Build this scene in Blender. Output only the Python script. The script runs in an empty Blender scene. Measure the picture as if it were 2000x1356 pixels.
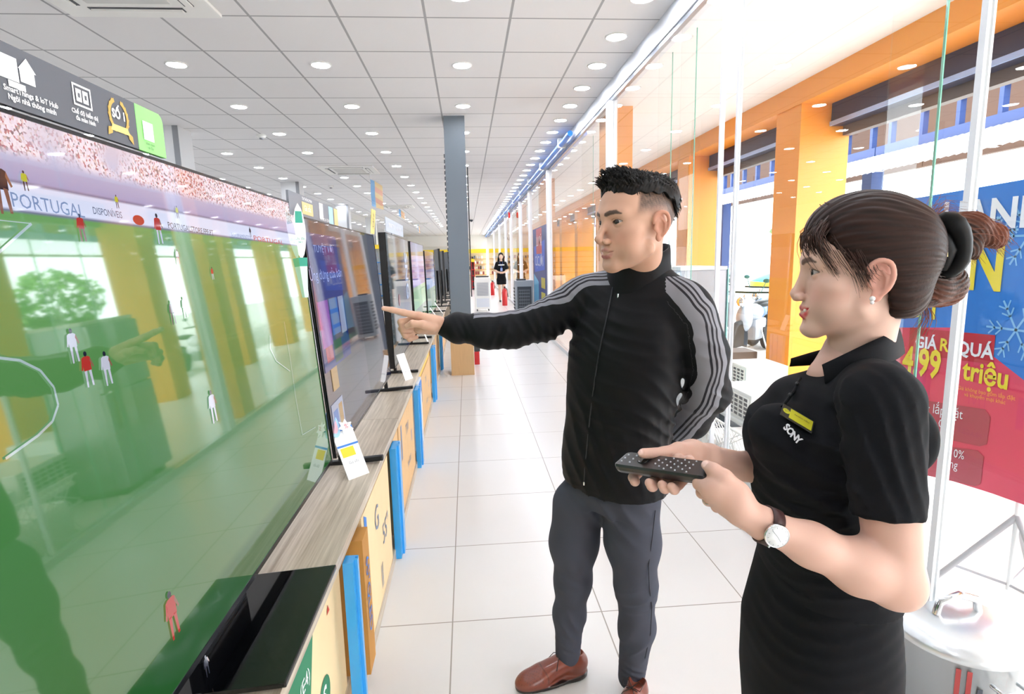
import bpy, bmesh, math, random
import numpy as np
from mathutils import Vector, Matrix, Euler, noise
random.seed(7)
C = bpy.context.scene.collection
SC = bpy.context.scene
PI = math.pi
# ---------------------------------------------------------------- camera
FPX, YAW, PIT, ROL, HC = 1103.8, .07559, .15524, -.02291, 1.42
_f = np.array([math.sin(YAW)*math.cos(PIT), math.cos(YAW)*math.cos(PIT), -math.sin(PIT)])
_r0 = np.array([math.cos(YAW), -math.sin(YAW), 0]); _u0 = np.cross(_r0, _f)
_r = math.cos(ROL)*_r0 + math.sin(ROL)*_u0; _u = -math.sin(ROL)*_r0 + math.cos(ROL)*_u0
cam_d = bpy.data.cameras.new('camera'); cam = bpy.data.objects.new('camera', cam_d); C.objects.link(cam)
cam_d.sensor_width = 36; cam_d.lens = FPX*36/2000; cam_d.clip_start = .02; cam_d.clip_end = 300
cam.matrix_world = Matrix(((_r[0], _u[0], -_f[0], 0), (_r[1], _u[1], -_f[1], 0), (_r[2], _u[2], -_f[2], HC), (0, 0, 0, 1)))
SC.camera = cam
def _ray(x, y): return (x-1000)*_r - (y-678)*_u + FPX*_f
def onX(x, y, X): v = _ray(x, y); return Vector(v*(X/v[0])) + Vector((0, 0, HC))
def onY(x, y, Y): v = _ray(x, y); return Vector(v*(Y/v[1])) + Vector((0, 0, HC))
def onZ(x, y, Z): v = _ray(x, y); return Vector(v*((Z-HC)/v[2])) + Vector((0, 0, HC))
# ---------------------------------------------------------------- world, light, exposure
W = bpy.data.worlds.new('sky'); SC.world = W; W.use_nodes = True
bg = W.node_tree.nodes['Background']; bg.inputs[0].default_value = (.89, .94, 1, 1); bg.inputs[1].default_value = 8.0
sun_d = bpy.data.lights.new('sun', 'SUN'); sun = bpy.data.objects.new('sun', sun_d); C.objects.link(sun)
sun_d.energy = 4.0; sun_d.angle = .15; sun_d.color = (1, .985, .96); sun.rotation_euler = (math.radians(38), math.radians(-22), 0)
SC.view_settings.view_transform = 'Standard'; SC.view_settings.look = 'None'; SC.view_settings.gamma = 1
SC.view_settings.use_curve_mapping = False; SC.view_settings.exposure = 0.08
LAMP = 75.0
# ---------------------------------------------------------------- materials
MATS = {}
def lin(c):
    if isinstance(c, str):
        c = [int(c[i:i+2], 16)/255 for i in (0, 2, 4)]
        c = [(v/12.92 if v <= .04045 else ((v+.055)/1.055)**2.4) for v in c]
    return (c[0], c[1], c[2], 1)
def mat(name, col, rough=.5, metal=0, spec=.5, coat=0, emit=None, es=0, noise_amt=0, noise_scale=20, bump=0, bscale=60, sheen=0, sss=0, stretch=(1, 1, 1)):
    if name in MATS: return MATS[name]
    m = bpy.data.materials.new(name); m.use_nodes = True; MATS[name] = m
    nt = m.node_tree; b = nt.nodes['Principled BSDF']; I = b.inputs
    I['Base Color'].default_value = lin(col); I['Roughness'].default_value = rough; I['Metallic'].default_value = metal
    I['Specular IOR Level'].default_value = spec; I['Coat Weight'].default_value = coat; I['Coat Roughness'].default_value = .05
    if sheen: I['Sheen Weight'].default_value = sheen
    if sss: I['Subsurface Weight'].default_value = sss; I['Subsurface Radius'].default_value = (.012, .005, .003); I['Subsurface Scale'].default_value = 1.0
    if emit: I['Emission Color'].default_value = lin(emit); I['Emission Strength'].default_value = es
    if noise_amt or bump:
        tc = nt.nodes.new('ShaderNodeTexCoord'); mp = nt.nodes.new('ShaderNodeMapping'); mp.inputs['Scale'].default_value = stretch
        nt.links.new(tc.outputs['Object'], mp.inputs[0])
        if noise_amt:
            n = nt.nodes.new('ShaderNodeTexNoise'); n.inputs['Scale'].default_value = noise_scale; n.inputs['Detail'].default_value = 4
            nt.links.new(mp.outputs[0], n.inputs['Vector'])
            mx = nt.nodes.new('ShaderNodeMix'); mx.data_type = 'RGBA'; c = lin(col)
            mx.inputs[6].default_value = tuple(v*(1-noise_amt) for v in c[:3])+(1,); mx.inputs[7].default_value = tuple(min(1, v*(1+noise_amt)) for v in c[:3])+(1,)
            nt.links.new(n.outputs[0], mx.inputs[0]); nt.links.new(mx.outputs[2], I['Base Color'])
        if bump:
            n = nt.nodes.new('ShaderNodeTexNoise'); n.inputs['Scale'].default_value = bscale
            nt.links.new(mp.outputs[0], n.inputs['Vector'])
            bp = nt.nodes.new('ShaderNodeBump'); bp.inputs['Strength'].default_value = bump; bp.inputs['Distance'].default_value = .01
            nt.links.new(n.outputs[0], bp.inputs['Height']); nt.links.new(bp.outputs[0], I['Normal'])
    return m
def glass(name, tint=(.97, 1, .99), ior=1.5, gain=1.0):
    if name in MATS: return MATS[name]
    m = bpy.data.materials.new(name); m.use_nodes = True; MATS[name] = m; nt = m.node_tree; nt.nodes.clear()
    o = nt.nodes.new('ShaderNodeOutputMaterial'); t = nt.nodes.new('ShaderNodeBsdfTransparent'); g = nt.nodes.new('ShaderNodeBsdfGlossy')
    t.inputs[0].default_value = tint+(1,); g.inputs['Roughness'].default_value = .0
    f = nt.nodes.new('ShaderNodeFresnel'); f.inputs[0].default_value = ior
    k = nt.nodes.new('ShaderNodeMath'); k.operation = 'MULTIPLY'; k.use_clamp = True
    gm = nt.nodes.new('ShaderNodeNewGeometry'); fr = nt.nodes.new('ShaderNodeMath'); fr.operation = 'MULTIPLY_ADD'; fr.inputs[1].default_value = -gain; fr.inputs[2].default_value = gain
    x = nt.nodes.new('ShaderNodeMixShader'); L = nt.links.new
    L(gm.outputs['Backfacing'], fr.inputs[0]); L(fr.outputs[0], k.inputs[1]); L(f.outputs[0], k.inputs[0]); L(k.outputs[0], x.inputs[0]); L(t.outputs[0], x.inputs[1]); L(g.outputs[0], x.inputs[2]); L(x.outputs[0], o.inputs[0])
    return m
def nodes(m): return m.node_tree, m.node_tree.nodes, m.node_tree.links.new
# ---------------------------------------------------------------- mesh helpers
class MB:
    """collects shapes into one mesh with material slots"""
    def __init__(s): s.v = []; s.f = []; s.mi = []; s.cur = 0; s.sm = []
    def add(s, vs, fs, mi=None, smooth=False):
        n = len(s.v); s.v += [tuple(v) for v in vs]; s.f += [[i+n for i in f] for f in fs]
        s.mi += [s.cur if mi is None else mi]*len(fs); s.sm += [smooth]*len(fs); return s
    def box(s, a, b, mi=None, M=None, bev=0):
        x0, y0, z0 = [min(a[i], b[i]) for i in range(3)]; x1, y1, z1 = [max(a[i], b[i]) for i in range(3)]
        if bev:
            bm = bmesh.new(); bmesh.ops.create_cube(bm, size=1)
            for v in bm.verts: v.co = Vector((x0+(v.co.x+.5)*(x1-x0), y0+(v.co.y+.5)*(y1-y0), z0+(v.co.z+.5)*(z1-z0)))
            bmesh.ops.bevel(bm, geom=bm.edges[:], offset=bev, segments=2, profile=.7, affect='EDGES')
            vs = [v.co.copy() for v in bm.verts]; bm.verts.index_update(); fs = [[v.index for v in f.verts] for f in bm.faces]; bm.free()
        else:
            vs = [Vector(p) for p in ((x0, y0, z0), (x1, y0, z0), (x1, y1, z0), (x0, y1, z0), (x0, y0, z1), (x1, y0, z1), (x1, y1, z1), (x0, y1, z1))]
            fs = [[0, 3, 2, 1], [4, 5, 6, 7], [0, 1, 5, 4], [1, 2, 6, 5], [2, 3, 7, 6], [3, 0, 4, 7]]
        if M: vs = [M @ v for v in vs]
        return s.add(vs, fs, mi)
    def tube(s, pts, r, seg=10, mi=None, cap=True, smooth=True):
        pts = [Vector(p) for p in pts]; n = len(pts); R = r if isinstance(r, (list, tuple)) else [r]*n
        t0 = (pts[1]-pts[0]).normalized(); a = t0.orthogonal().normalized(); vs = []
        for i, p in enumerate(pts):
            t = (pts[min(i+1, n-1)]-pts[max(i-1, 0)]).normalized(); a = (a-t*a.dot(t)).normalized(); b = t.cross(a)
            vs += [p+(a*math.cos(2*PI*k/seg)+b*math.sin(2*PI*k/seg))*R[i] for k in range(seg)]
        fs = [[i*seg+k, i*seg+(k+1) % seg, (i+1)*seg+(k+1) % seg, (i+1)*seg+k] for i in range(n-1) for k in range(seg)]
        s.add(vs, fs, mi, smooth)
        if cap: s.add(vs, [list(range(seg))[::-1], list(range((n-1)*seg, n*seg))], mi)
        return s
    def lathe(s, prof, c=(0, 0, 0), seg=32, mi=None, M=None):
        vs = []; c = Vector(c)
        for r, z in prof: vs += [Vector((r*math.cos(2*PI*k/seg), r*math.sin(2*PI*k/seg), z)) for k in range(seg)]
        vs = [(M @ v if M else v)+c for v in vs]
        fs = [[i*seg+k, i*seg+(k+1) % seg, (i+1)*seg+(k+1) % seg, (i+1)*seg+k] for i in range(len(prof)-1) for k in range(seg)]
        s.add(vs, fs, mi, True)
        s.add(vs, [list(range(seg))[::-1], list(range((len(prof)-1)*seg, len(prof)*seg))], mi); return s
    def ball(s, c, r, mi=None, seg=16, rings=10):
        r = (r, r, r) if not isinstance(r, (tuple, list)) else r; vs = []; 
        for i in range(rings+1):
            p = PI*i/rings
            vs += [(c[0]+r[0]*math.sin(p)*math.cos(2*PI*k/seg), c[1]+r[1]*math.sin(p)*math.sin(2*PI*k/seg), c[2]-r[2]*math.cos(p)) for k in range(seg)]
        return s.add(vs, [[i*seg+k, i*seg+(k+1) % seg, (i+1)*seg+(k+1) % seg, (i+1)*seg+k] for i in range(rings) for k in range(seg)], mi, True)
    def poly(s, pts, mi=None, ext=None):
        pts = [Vector(p) for p in pts]; n = len(pts)
        if ext is None: return s.add(pts, [list(range(n))], mi)
        e = Vector(ext); return s.add(pts+[p+e for p in pts], [list(range(n))[::-1], list(range(n, 2*n))]+[[i, (i+1) % n, n+(i+1) % n, n+i] for i in range(n)], mi)
    def text(s, body, o, dx, dz, size, mi=None, ext=.0004, align='CENTER', off=.0):
        """lettering as real mesh: o origin, dx reading direction, dz up direction"""
        cu = bpy.data.curves.new('t', 'FONT'); cu.body = body; cu.size = size; cu.align_x = align; cu.align_y = 'CENTER'; cu.offset = off; cu.resolution_u = 2
        ob = bpy.data.objects.new('t', cu); C.objects.link(ob); dg = bpy.context.evaluated_depsgraph_get()
        me = ob.evaluated_get(dg).to_mesh(); dx = Vector(dx); dz = Vector(dz); nn = dx.normalized().cross(dz.normalized()); o = Vector(o)
        vs = [o+dx*v.co.x+dz*v.co.y+nn*ext for v in me.vertices]; fs = [list(p.vertices) for p in me.polygons]
        s.add(vs, fs, mi); ob.evaluated_get(dg).to_mesh_clear(); bpy.data.objects.remove(ob); bpy.data.curves.remove(cu); return s
    def build(s, name, mats, parent=None, loc=None, uv=None):
        me = bpy.data.meshes.new(name); me.from_pydata(s.v, [], s.f)
        for m in (mats if isinstance(mats, (list, tuple)) else [mats]): me.materials.append(m)
        me.polygons.foreach_set('material_index', s.mi); me.polygons.foreach_set('use_smooth', s.sm)
        me.update(); o = bpy.data.objects.new(name, me); C.objects.link(o)
        if parent: o.parent = parent
        if loc: o.location = loc
        return o
def tag(o, label=None, cat=None, group=None, kind=None):
    if label: o['label'] = label
    if cat: o['category'] = cat
    if group: o['group'] = group
    if kind: o['kind'] = kind
    return o
def thing(name, label, cat, loc=(0, 0, 0), rz=0, group=None):
    o = bpy.data.objects.new(name, None); C.objects.link(o); o.location = loc; o.rotation_euler = (0, 0, rz); o.empty_display_size = .1
    return tag(o, label, cat, group)
def struct(name, mb, m, label=None): return tag(mb.build(name, m), label, None, None, 'structure')
def kids(o): return [c for c in bpy.data.objects if c.parent == o]
def copy_tree(o, parent=None, ch=None):
    c = o.copy(); C.objects.link(c)
    if parent: c.parent = parent
    for k in list(o.children): copy_tree(k, c)
    return c
ORD = ['nearest', 'second', 'third', 'fourth', 'fifth', 'sixth', 'seventh', 'eighth', 'ninth', 'tenth', 'eleventh', 'twelfth', 'thirteenth', 'fourteenth', 'fifteenth', 'sixteenth', 'seventeenth', 'eighteenth', 'nineteenth', 'twentieth']
def nth(k): return ORD[k] if k < 20 else '%d%s' % (k+1, {1: 'st', 2: 'nd', 3: 'rd'}.get((k+1) % 10, 'th'))
# common materials
M_white = mat('white_paint', 'F2F2EE', .5); M_black = mat('black_plastic', '0C0D10', .35); M_gloss = mat('gloss_black', '08090C', .06, spec=.6)
M_blue = mat('bright_blue', '2E9BE0', .35); M_dkgray = mat('dark_grey', '3A3C40', .5); M_gray = mat('mid_grey', '8A8D92', .5)
M_orange = mat('orange_paint', 'F09A2C', .42, noise_amt=.03, noise_scale=3); M_red = mat('red_paint', 'C8181C', .3, coat=.5); M_yellow = mat('yellow_paint', 'F2D22E', .5)
M_chrome = mat('chrome', 'D8DCE0', .15, metal=1); M_navy = mat('navy_steel', '24406E', .45); M_wt = mat('white_print', 'FFFFFF', .6)
M_glass = glass('pane_glass', (.985, 1, .995), 1.5, 1.4); M_gedge = mat('glass_edge', '7FC9B2', .15, spec=.6)
M_card = mat('cardboard', 'D9B383', .8, noise_amt=.06, noise_scale=14); M_cream = mat('cream_carton', 'E8CFA2', .75, noise_amt=.04, noise_scale=9)
M_green = mat('print_green', '2C7A57', .7); M_pblue = mat('print_blue', '3F7FD0', .6); M_acry = glass('clear_acrylic', (.97, .98, .99))
# ================================================================ STRUCTURE
CZ = 3.08; XG = 1.45; YF = 40.0; XL = -9.0; TX, TY = .59, .655
def brick_tiles(name, c1, joint, ox, oy, sx, sy, jw, rough, spec=.5, coat=0, nz=.03):
    m = mat(name, c1, rough, spec=spec, coat=coat); nt, N, L = nodes(m); b = N['Principled BSDF']
    g = N.new('ShaderNodeNewGeometry'); sp = N.new('ShaderNodeSeparateXYZ'); L(g.outputs['Position'], sp.inputs[0])
    outs = []
    for ax, o, s in (('X', ox, sx), ('Y', oy, sy)):
        a = N.new('ShaderNodeMath'); a.operation = 'SUBTRACT'; L(sp.outputs[ax], a.inputs[0]); a.inputs[1].default_value = o-s*200
        d = N.new('ShaderNodeMath'); d.operation = 'DIVIDE'; L(a.outputs[0], d.inputs[0]); d.inputs[1].default_value = s
        f = N.new('ShaderNodeMath'); f.operation = 'PINGPONG'; L(d.outputs[0], f.inputs[0]); f.inputs[1].default_value = .5
        l = N.new('ShaderNodeMath'); l.operation = 'LESS_THAN'; L(f.outputs[0], l.inputs[0]); l.inputs[1].default_value = jw/s/2; outs.append(l)
        fl = N.new('ShaderNodeMath'); fl.operation = 'FLOOR'; L(d.outputs[0], fl.inputs[0]); outs.append(fl)
    mx = N.new('ShaderNodeMath'); mx.operation = 'MAXIMUM'; L(outs[0].outputs[0], mx.inputs[0]); L(outs[2].outputs[0], mx.inputs[1])
    cb = N.new('ShaderNodeCombineXYZ'); L(outs[1].outputs[0], cb.inputs[0]); L(outs[3].outputs[0], cb.inputs[1])
    wn = N.new('ShaderNodeTexWhiteNoise'); L(cb.outputs[0], wn.inputs[0])
    n2 = N.new('ShaderNodeTexNoise'); n2.inputs['Scale'].default_value = 2.5; L(g.outputs['Position'], n2.inputs['Vector'])
    ad = N.new('ShaderNodeMath'); ad.operation = 'ADD'; L(wn.outputs[0], ad.inputs[0]); L(n2.outputs[0], ad.inputs[1])
    mr = N.new('ShaderNodeMapRange'); mr.inputs[1].default_value = 0; mr.inputs[2].default_value = 2; mr.inputs[3].default_value = 1-nz; mr.inputs[4].default_value = 1+nz; L(ad.outputs[0], mr.inputs[0])
    hs = N.new('ShaderNodeHueSaturation'); hs.inputs['Color'].default_value = lin(c1); L(mr.outputs[0], hs.inputs['Value'])
    mc = N.new('ShaderNodeMix'); mc.data_type = 'RGBA'; L(mx.outputs[0], mc.inputs[0]); L(hs.outputs[0], mc.inputs[6]); mc.inputs[7].default_value = lin(joint); L(mc.outputs[2], b.inputs['Base Color'])
    return m
M_floor = brick_tiles('floor_tiles', 'DAD8D5', '9A948C', -.105, 2.062, .6, .6, .005, .26, spec=.5, nz=.02)
M_ceil = brick_tiles('ceiling_tiles', 'E9E8E8', 'A8A8AA', .362, 4.243, TX, TY, .018, .75, nz=.02)
struct('floor', MB().box((XL, -4, -.1), (1.52, YF, 0)), M_floor)
struct('ceiling', MB().box((XL, -4, CZ), (1.43, YF, CZ+.1)), M_ceil)
struct('wall_far', MB().box((XL, YF, 0), (6, YF+.2, CZ)), M_white)
struct('wall_left', MB().box((XL-.2, -4, 0), (XL, YF, CZ)), M_white)
struct('wall_back', MB().box((XL, -4.2, 0), (XG, -4, CZ)), M_white)
# white bulkhead and rail above the glass wall
struct('trim_1', MB().box((1.43, -4, 2.93), (1.55, YF, 3.3)), mat('bulkhead', 'E9EDF4', .4), 'white bulkhead above the glass wall')
struct('trim_2', MB().box((1.44, -4, 2.895), (1.475, YF, 2.93)), mat('rail_metal', 'A9B0BA', .3, metal=.6), 'grey metal head rail of the glass wall')
rail = MB().tube([(1.36, 7.4, 2.97), (1.36, YF, 2.97)], .035, 12)
for k in range(14): rail.box((1.32, 8.1+2*k, 2.93), (1.44, 8.16+2*k, 3.05), 1)
tag(rail.build('blind_rail', [mat('rail_blue', '2F7BD8', .3), M_white]), 'long blue tube rail with white brackets along the top of the glass wall', 'rail')
struct('trim_3', MB().box((1.42, -4, 0), (1.50, YF, .05)), mat('sill', 'D5D8DA', .3, metal=.5), 'metal floor channel of the glass wall')
# glass panes between posts
POST = [(-1.2, .03), (1.56, .022), (3.02, .018), (3.22, .018), (5.62, .12), (9.9, .12), (12.9, .08), (15.2, .12), (18.5, .08), (21, .12), (25, .1), (30, .1)]
for i, (y, w) in enumerate(POST):
    wide = w > .05
    tag(MB().box((1.41 if wide else 1.445, y, .05), (1.49 if wide else 1.47, y+w, 2.9), 0).build('window_post_%d' % (i+1), [mat('post_white', 'EDF1F6', .35)]), None, None, None, 'structure')
edges = [-4]+[p for q in POST for p in (q[0], q[0]+q[1])]+[YF]
for i in range(0, len(edges), 2):
    a, b = edges[i], edges[i+1]
    if b-a > .3: struct('window_%d' % (i//2+1), MB().box((1.455, a, .05), (1.463, b, 2.9)), M_glass)
# glass fins standing at right angles on the wall
for (y, w) in ((1.95, .19), (3.9, .1), (4.35, .1), (7.2, .14), (11.2, .14), (14, .14), (17, .14)):
    f_ = thing('glass_fin', 'narrow vertical glass fin with green edge on the glass wall', 'glass fin', (0, 0, 0), group='glass fins of the shopfront')
    MB().box((1.47, y, .05), (1.47+w, y+.008, 2.9)).build('fin_pane', M_glass, f_)
    MB().box((1.47+w, y-.001, .05), (1.474+w, y+.009, 2.9)).build('fin_edge', M_gedge, f_)
    f_['label'] = 'narrow vertical glass fin with green edge, %s one along the glass wall' % {1.95: 'nearest', 3.9: 'second', 4.35: 'third', 7.2: 'fourth', 11.2: 'fifth', 14: 'sixth', 17: 'seventh'}[y]
# porch: ground, soffit, orange frame
struct('floor_porch', MB().box((1.52, -6, -.12), (4.2, 40, -.0)), mat('porch_tiles', 'F0EDE8', .3, noise_amt=.03, noise_scale=2))
struct('ground_street', MB().box((4.2, -30, -.5), (70, 90, -.2)), mat('street', 'B9B7B2', .8, noise_amt=.06, noise_scale=.6))
M_soff = brick_tiles('soffit_panels', 'FBFAF8', 'DDDAD6', 1.6, 1.1, 1.2, 2.4, .008, .7, nz=.01)
struct('ceiling_porch', MB().box((1.55, -6, 3.03), (3.35, 40, 3.15)), M_soff)
XC = 3.27; cw = .44
COLY = [2.7+2.8*k for k in range(-2, 13)]
bm = MB()
bm.box((XC-.02, -6, 2.83), (XC+.5, 40, 3.3)).box((XC+.5, -6, 2.78), (XC+.62, 40, 3.3))
struct('trim_4', bm, M_orange, 'orange beam over the porch openings')
for k, y in enumerate(COLY):
    if y < 0: where = 'outer porch column behind the camera'
    nm = {2: 'orange square porch column just right of the nearest opening', 3: 'broad orange porch column behind the woman in black', 4: 'orange porch column behind the head of the man'}.get(k, 'orange porch column, %s one along the porch' % ORD[k])
    tag(MB().box((XC, y, -.2), (XC+.5, y+cw, 2.83)).build('porch_column', M_orange), nm, 'column', 'orange columns of the outer porch')
for k, y in enumerate((6.35, 11.9, 17.5, 23.1, 28.7)):
    tag(MB().box((1.56, y, 0), (1.86, y+.3, 3.05)).build('facade_column', M_orange), 'orange column just outside the glass wall, %s of its row' % ORD[k], 'column', 'orange columns against the glass wall')
# roller shutter housings in the openings
M_sh = mat('shutter_housing', '2E3352', .35, metal=.3); M_tr = mat('light_rail', 'A9C4F2', .3, metal=.3)
for k, y in enumerate(COLY[1:12]):
    h = thing('shutter_housing', 'dark blue roller shutter housing under the orange beam, %s opening' % ORD[k], 'shutter', (0, 0, 0), group='shutter housings over the porch openings')
    MB().box((XC+.3, y+cw+.01, 2.62), (XC+.62, y+2.79, 2.83)).build('box_cover', M_sh, h)
    MB().box((XC+.285, y+cw+.01, 2.62), (XC+.3, y+2.79, 2.66)).build('guide_rail', M_tr, h)
    MB().box((XC+.42, y+cw+.02, 2.53), (XC+.5, y+2.78, 2.62)).build('rolled_slats', mat('slats', '6B5F58', .5), h)
# ================================================================ COUNTERS AND CARTONS
XR = -.388; XB = -1.25; ZT = .6
def wood_mat():
    m = mat('grey_oak', 'B9A994', .38, spec=.4); nt, N, L = nodes(m); b = N['Principled BSDF']
    tc = N.new('ShaderNodeTexCoord'); mp = N.new('ShaderNodeMapping'); mp.inputs['Scale'].default_value = (38, 1.0, 38); L(tc.outputs['Object'], mp.inputs[0])
    n = N.new('ShaderNodeTexNoise'); n.inputs['Scale'].default_value = 2.2; n.inputs['Detail'].default_value = 5; n.inputs['Roughness'].default_value = .65; L(mp.outputs[0], n.inputs[0])
    cr = N.new('ShaderNodeValToRGB'); e = cr.color_ramp.elements; e[0].position = .3; e[0].color = lin('9E8F7B'); e[1].position = .72; e[1].color = lin('D6CAB8')
    L(n.outputs[0], cr.inputs[0]); L(cr.outputs[0], b.inputs['Base Color']); return m
M_wood = wood_mat()
CY = [-.6, .95, 2.93, 5.56, 7.85, 9.7, 11.6, 13.4, 15.2]
for k in range(len(CY)-1):
    a, b = CY[k]+.002, CY[k+1]-.002
    nm = ['behind the left edge of the picture', 'carrying the big television with the football match', 'under the dark television with the app tiles', 'under the third and fourth televisions', 'beside the wooden foot of the grey column', 'just past the grey column', 'second past the grey column', 'farthest in the row'][k]
    t = thing('display_counter', 'low grey oak display counter %s' % nm, 'counter', (0, a, 0), group='oak display counters in a row')
    MB().box((XB, 0, ZT-.035), (XR, b-a, ZT)).build('top', M_wood, t)
    MB().box((XB, 0, 0), (XR, b-a, .05)).build('base_board', M_wood, t)
    MB().box((XB, 0, .05), (XB+.02, b-a, ZT-.035)).build('back_panel', M_wood, t)
    for y in (0, b-a-.018): MB().box((XB+.02, y, .05), (XR-.02, y+.018, ZT-.035)).build('side_panel', M_wood, t)
# cartons stored in the counters: (y0, y1, x_front, z_top, material, label, decor)
def carton(y0, y1, xf, zt, m, label, decor=None, depth=.6, cat='carton', z0=.05):
    t = thing('carton', label, cat, (xf, y0, z0), group='cartons stored in the counters')
    MB().box((-depth, 0, 0), (0, y1-y0, zt-z0)).build('box', m, t)
    if decor:
        d = MB(); decor(d, y1-y0, zt-z0); d.build('printing', [M_green, M_pblue, mat('print_red', 'C8402E', .7), M_wt, mat('print_grey', '7E8AA0', .7), M_cream], t)
    return t
e_ = .0015
def dec_green(d, w, h):
    d.poly([(e_, .02, h*.62), (e_, w*.50, h*.62), (e_, w*.62, h*.98), (e_, .02, h*.98)][::1], 0); d.poly([(e_, .02, .03), (e_, w*.30, .03), (e_, w*.45, h*.62), (e_, .02, h*.62)], 0)
    d.poly([(e_, w*.70+.055*math.cos(a*PI/12), h*.45+.055*math.sin(a*PI/12)) for a in range(24)], 0)
    d.text('S', (e_*1.3, w*.70, h*.45), (0, 1, 0), (0, 0, 1), .08, 3, off=.002); d.text('(E4)', (e_*1.3, w*.45, h*.78), (0, 1, 0), (0, 0, 1), .05, 3)
    d.text('Màn hình\nlớn', (e_*1.3, w*.16, h*.4), (0, 1, 0), (0, 0, 1), .045, 2); d.text('▲', (e_, w*.85, h*.85), (0, 1, 0), (0, 0, 1), .03, 2)
def dec_cream(d, w, h):
    d.poly([(e_, .04, h*.35), (e_, .085, h*.30), (e_, .085, h*.93), (e_, .04, h*.98)], 1)
    d.text('TV', (e_*1.4, .062, h*.66), (0, 0, 1), (0, -1, 0), .03, 3)
    d.text('G', (e_, w*.45, h*.72), (0, 1, 0), (0, 0, 1), .14, 4); d.text('55"', (e_, w*.75, h*.45), (0, 1, 0), (0, 0, 1), .12, 4)
    for i in range(4): d.poly([(e_, w*.5+.012*i, h*.08), (e_, w*.5+.012*i+.005, h*.08), (e_, w*.5+.012*i+.005, h*.28), (e_, w*.5+.012*i, h*.28)], 4)
def dec_lines(d, w, h):
    d.poly([(e_, w*.1, h*.55), (e_, w*.16, h*.55), (e_, w*.16, h*.95), (e_, w*.1, h*.95)], 4)
    d.text('TIVI', (e_, w*.5, h*.75), (0, 1, 0), (0, 0, 1), .09, 4); d.text('FRAGILE', (e_, w*.55, h*.3), (0, 1, 0), (0, 0, 1), .05, 4)
    for i in range(3): d.poly([(e_, w*.75+.02*i, h*.45), (e_, w*.75+.02*i+.006, h*.45), (e_, w*.75+.02*i+.006, h*.6), (e_, w*.75+.02*i, h*.6)], 1)
def dec_brown(d, w, h): d.text('65"QLED', (e_, w*.5, h*.55), (0, 0, -1), (0, 1, 0), .07, 1)
carton(.97, 1.56, XR-.03, .545, M_cream, 'cream carton with green printing at the front of the nearest counter', dec_green)
carton(-.3, .9, XR-.03, .545, M_cream, 'plain cream carton in the counter at the bottom left corner')
carton(1.62, 1.70, XR-.05, .53, M_cream, 'narrow cream carton edge right of the nearest blue strip')
carton(1.74, 1.84, XR+.02, .53, mat('brown_carton', 'C08A42', .7, noise_amt=.08, noise_scale=8), 'brown carton edge with blue vertical lettering', dec_brown)
carton(1.86, 2.5, XR-.004, .55, M_cream, 'long cream carton with a blue bar and round mark', dec_cream)
carton(2.52, 2.56, XR-.02, .5, mat('carton_teal', '3E9A86', .7), 'thin teal carton edge behind the second blue strip')
carton(2.72, 2.905, XR-.008, .545, M_card, 'cardboard box with grey print between the second and third blue strips', dec_lines)
carton(2.96, 3.74, XR-.008, .545, M_card, 'cardboard box with red marks left of the third blue strip', dec_lines)
carton(4.0, 4.25, XR+.01, .55, mat('white_carton', 'E6ECF6', .6), 'white and blue carton right of the third blue strip', lambda d, w, h: d.poly([(e_, .03, h*.6), (e_, w-.02, h*.8), (e_, w-.02, h*.98), (e_, .03, h*.98)], 1))
carton(4.3, 5.5, XR-.008, .5, M_card, 'cardboard box with black lettering under the yellow edge', dec_lines)
carton(4.3, 5.5, XR-.012, .55, mat('carton_yellow', 'F2C55A', .6), 'yellow carton lying on the cardboard box', depth=.5, z0=.505)
carton(6.3, 7.8, XR-.02, .55, M_card, 'cardboard box beside the wooden column foot', dec_lines)
carton(8.2, 9.6, XR-.02, .55, M_card, 'plain cardboard box past the grey column')
for k, (y0, y1, zt) in enumerate(((1.565, 1.612, .552), (2.575, 2.70, .552), (3.78, 3.93, .552), (5.62, 5.86, .552), (7.3, 7.45, .552))):
    d = (y1-y0); s_ = MB().box((XR-.004, y0, 0), (XR+.026, y1, zt)).box((XR+.026, y0+d*.38, 0), (XR+.036, y0+d*.66, zt)).box((XR+.026, y1-d*.2, 0), (XR+.034, y1, zt))
    tag(s_.build('shelf_upright', mat('upright_blue', '35A2E6', .3, coat=.3)), 'bright blue ridged upright strip, %s one along the counter fronts' % ORD[k], 'upright', 'blue uprights on the counter fronts')
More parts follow.
